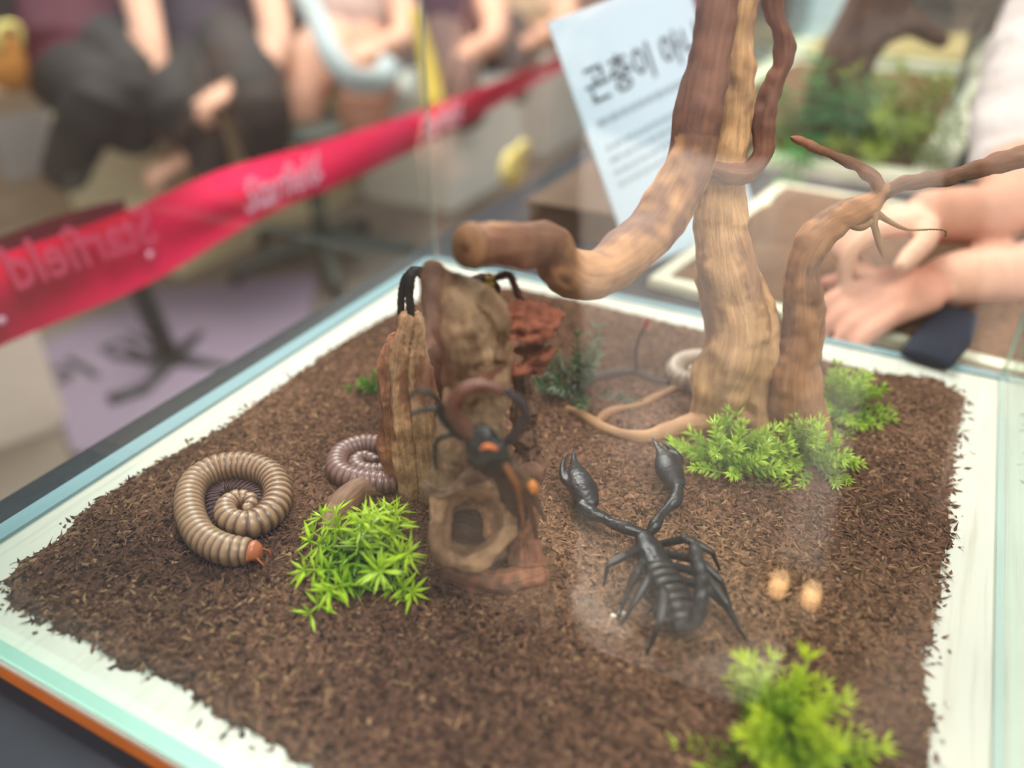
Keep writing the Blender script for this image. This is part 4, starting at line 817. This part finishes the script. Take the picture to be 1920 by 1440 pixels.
seated('person in a pale pink top with bare knees beneath the grey handle', 2.5, srgb(196, 166, 156), SK,
       [(((680, -160, .25), (675, -40, .22), (665, 60, .2)), [.15, .17, .16], 's'), (((620, 90, .1), (560, 170, -.1), (575, 260, -.05)), [.10, .08, .05], 'k'), (((690, 100, .1), (690, 180, -.1), (660, 260, -.05)), [.1, .08, .055], 'd'), (((740, -60, .1), (760, 60, 0), (720, 90, -.1)), [.05, .045, .035], 'k')],
       [((720, 92, -.1), (670, 100, -.15), 1), ((520, 285, -.15), (500, 320, -.15), -1)], ((680, -195), srgb(40, 28, 24)))
seated('person in a dark plum top far behind the mustard strap', 3.0, srgb(70, 36, 50), srgb(110, 84, 76),
       [(((850, -130, .2), (845, -20, .2), (840, 70, .2)), [.16, .19, .18], 's'), (((830, 90, .1), (850, 160, -.1), (880, 220, -.1)), [.12, .1, .07], 't'), (((900, -60, .1), (930, 60, 0), (880, 100, -.1)), [.055, .05, .04], 'k')],
       [((880, 100, -.1), (840, 120, -.15), 1)], ((850, -165), srgb(26, 22, 22)))
seated('person in a tan top far behind the upper edge of the paper sign', 3.5, srgb(176, 148, 120), srgb(96, 84, 80),
       [(((1010, -130, .2), (1005, -20, .2), (1000, 60, .2)), [.18, .2, .2], 's'), (((960, 70, .1), (950, 130, -.1), (960, 180, -.1)), [.12, .1, .07], 't'), (((1050, -60, .1), (1060, 40, 0), (1010, 70, -.1)), [.06, .055, .04], 'k')],
       [((1010, 70, -.1), (960, 90, -.15), 1)], ((1010, -165), srgb(26, 22, 22)))
sk_ = MB(); ms0 = G(260, 240, FZ+.2); tag(MB().box((ms0[0]-.75, ms0[1]+.9, FZ+.21), (.6, 2.6, .42), None, .2).build('low_bench', solid('dark_bench', srgb(62, 46, 44), .7, .2), None, False), 'long dark low bench on which the people sit', 'bench')
# hall walls far away
for nm, c, s_, col in (('wall_left', (-7.9, 3, .6), (.1, 16, 2.8), srgb(112, 96, 92)), ('wall_back', (-1, 10.9, .6), (14, .1, 2.8), srgb(150, 138, 124))):
    tag(MB().box(c, s_).build(nm, solid(nm, col, .8, .2, .1, 1), None, False), kind='structure')

# ------------------------------------------------------------------ the photographer, seen only mirrored in the front pane
ph = thing('person', 'person in a beige shirt facing the front pane, mirrored in its glass', 'person', (-.14, -.42, FZ)); b = Blob(); SHT = srgb(224, 214, 204)
b.limb([(-.135, -.45, -.36), (-.135, -.44, -.1), (-.135, -.44, .06), (-.135, -.44, .12)], [.138, .135, .146, .146], SHT, 22, .62, (0, 1, 0)); b.limb([(-.135, -.44, .15), (-.135, -.46, .25)], [.146, .115], srgb(44, 40, 42), 22, .62, (0, 1, 0)); b.limb([(-.135, -.46, .36), (-.135, -.44, .46)], [.055, .055], SK, 14)
b.ball((-.135, -.42, .56), (.078, .095, .115), SK); b.limb([(-.135, -.33, .55), (-.135, -.305, .535)], [.012, .013], SK, 8)
for sx, ex, hx in ((-1, -.385, -.20), (1, .115, .10)):
    b.limb([(-.135+sx*.15, -.46, .27), ((ex-.135+sx*.15)/2+sx*.03, -.44, .1), (ex, -.40, -.14)], [.06, .055, .05], srgb(150, 134, 124), 14); b.limb([(ex, -.40, -.14), ((ex+hx)/2, -.27, .04), (hx, -.10, .20)], [.046, .038, .026], SKD, 12)
    hand(b, (hx, -.10, .20), (-hx*1.2-.1*sx, .25, .8), (sx, .2, 0), .16, (.5, .6, .7, .7), -sx)
    b.limb([(-.135+sx*.07, -.46, -.40), (-.135+sx*.08, -.45, -.56), (-.135+sx*.09, -.46, -.72)], [.085, .075, .055], srgb(56, 56, 62), 16); b.limb([(-.135+sx*.09, -.46, -.72), (-.135+sx*.09, -.36, -.725)], [.04, .035], srgb(30, 30, 32), 12)
b.build('body', M_CLOTHES, ph, .007, 3); h = Blob(); h.ball((-.14, -.44, .60), (.088, .105, .11), srgb(28, 22, 20)); h.build('hair', M_CLOTHES, ph, .01, 1)
lamp = thing('added_glint_lamp', 'added lamp with two warm bulbs that puts orange glints in the front pane', 'lamp', (-.02, -.335, -.22))  # unseen lamp added to make two warm glints in the pane
MB().box((-.02, -.340, -.22), (.06, .012, .03)).build('housing', M_DARK, lamp, False)
ml = bpy.data.materials.new('warm_bulb'); ml.use_nodes = True; bs = ml.node_tree.nodes['Principled BSDF']; bs.inputs['Emission Color'].default_value = (1, .5, .15, 1); bs.inputs['Emission Strength'].default_value = 9
for k in (-1, 1): MB().ball((-.02+k*.014, -.331, -.22), (.0085, .006, .010), 12, 8).build('bulb', ml, lamp)
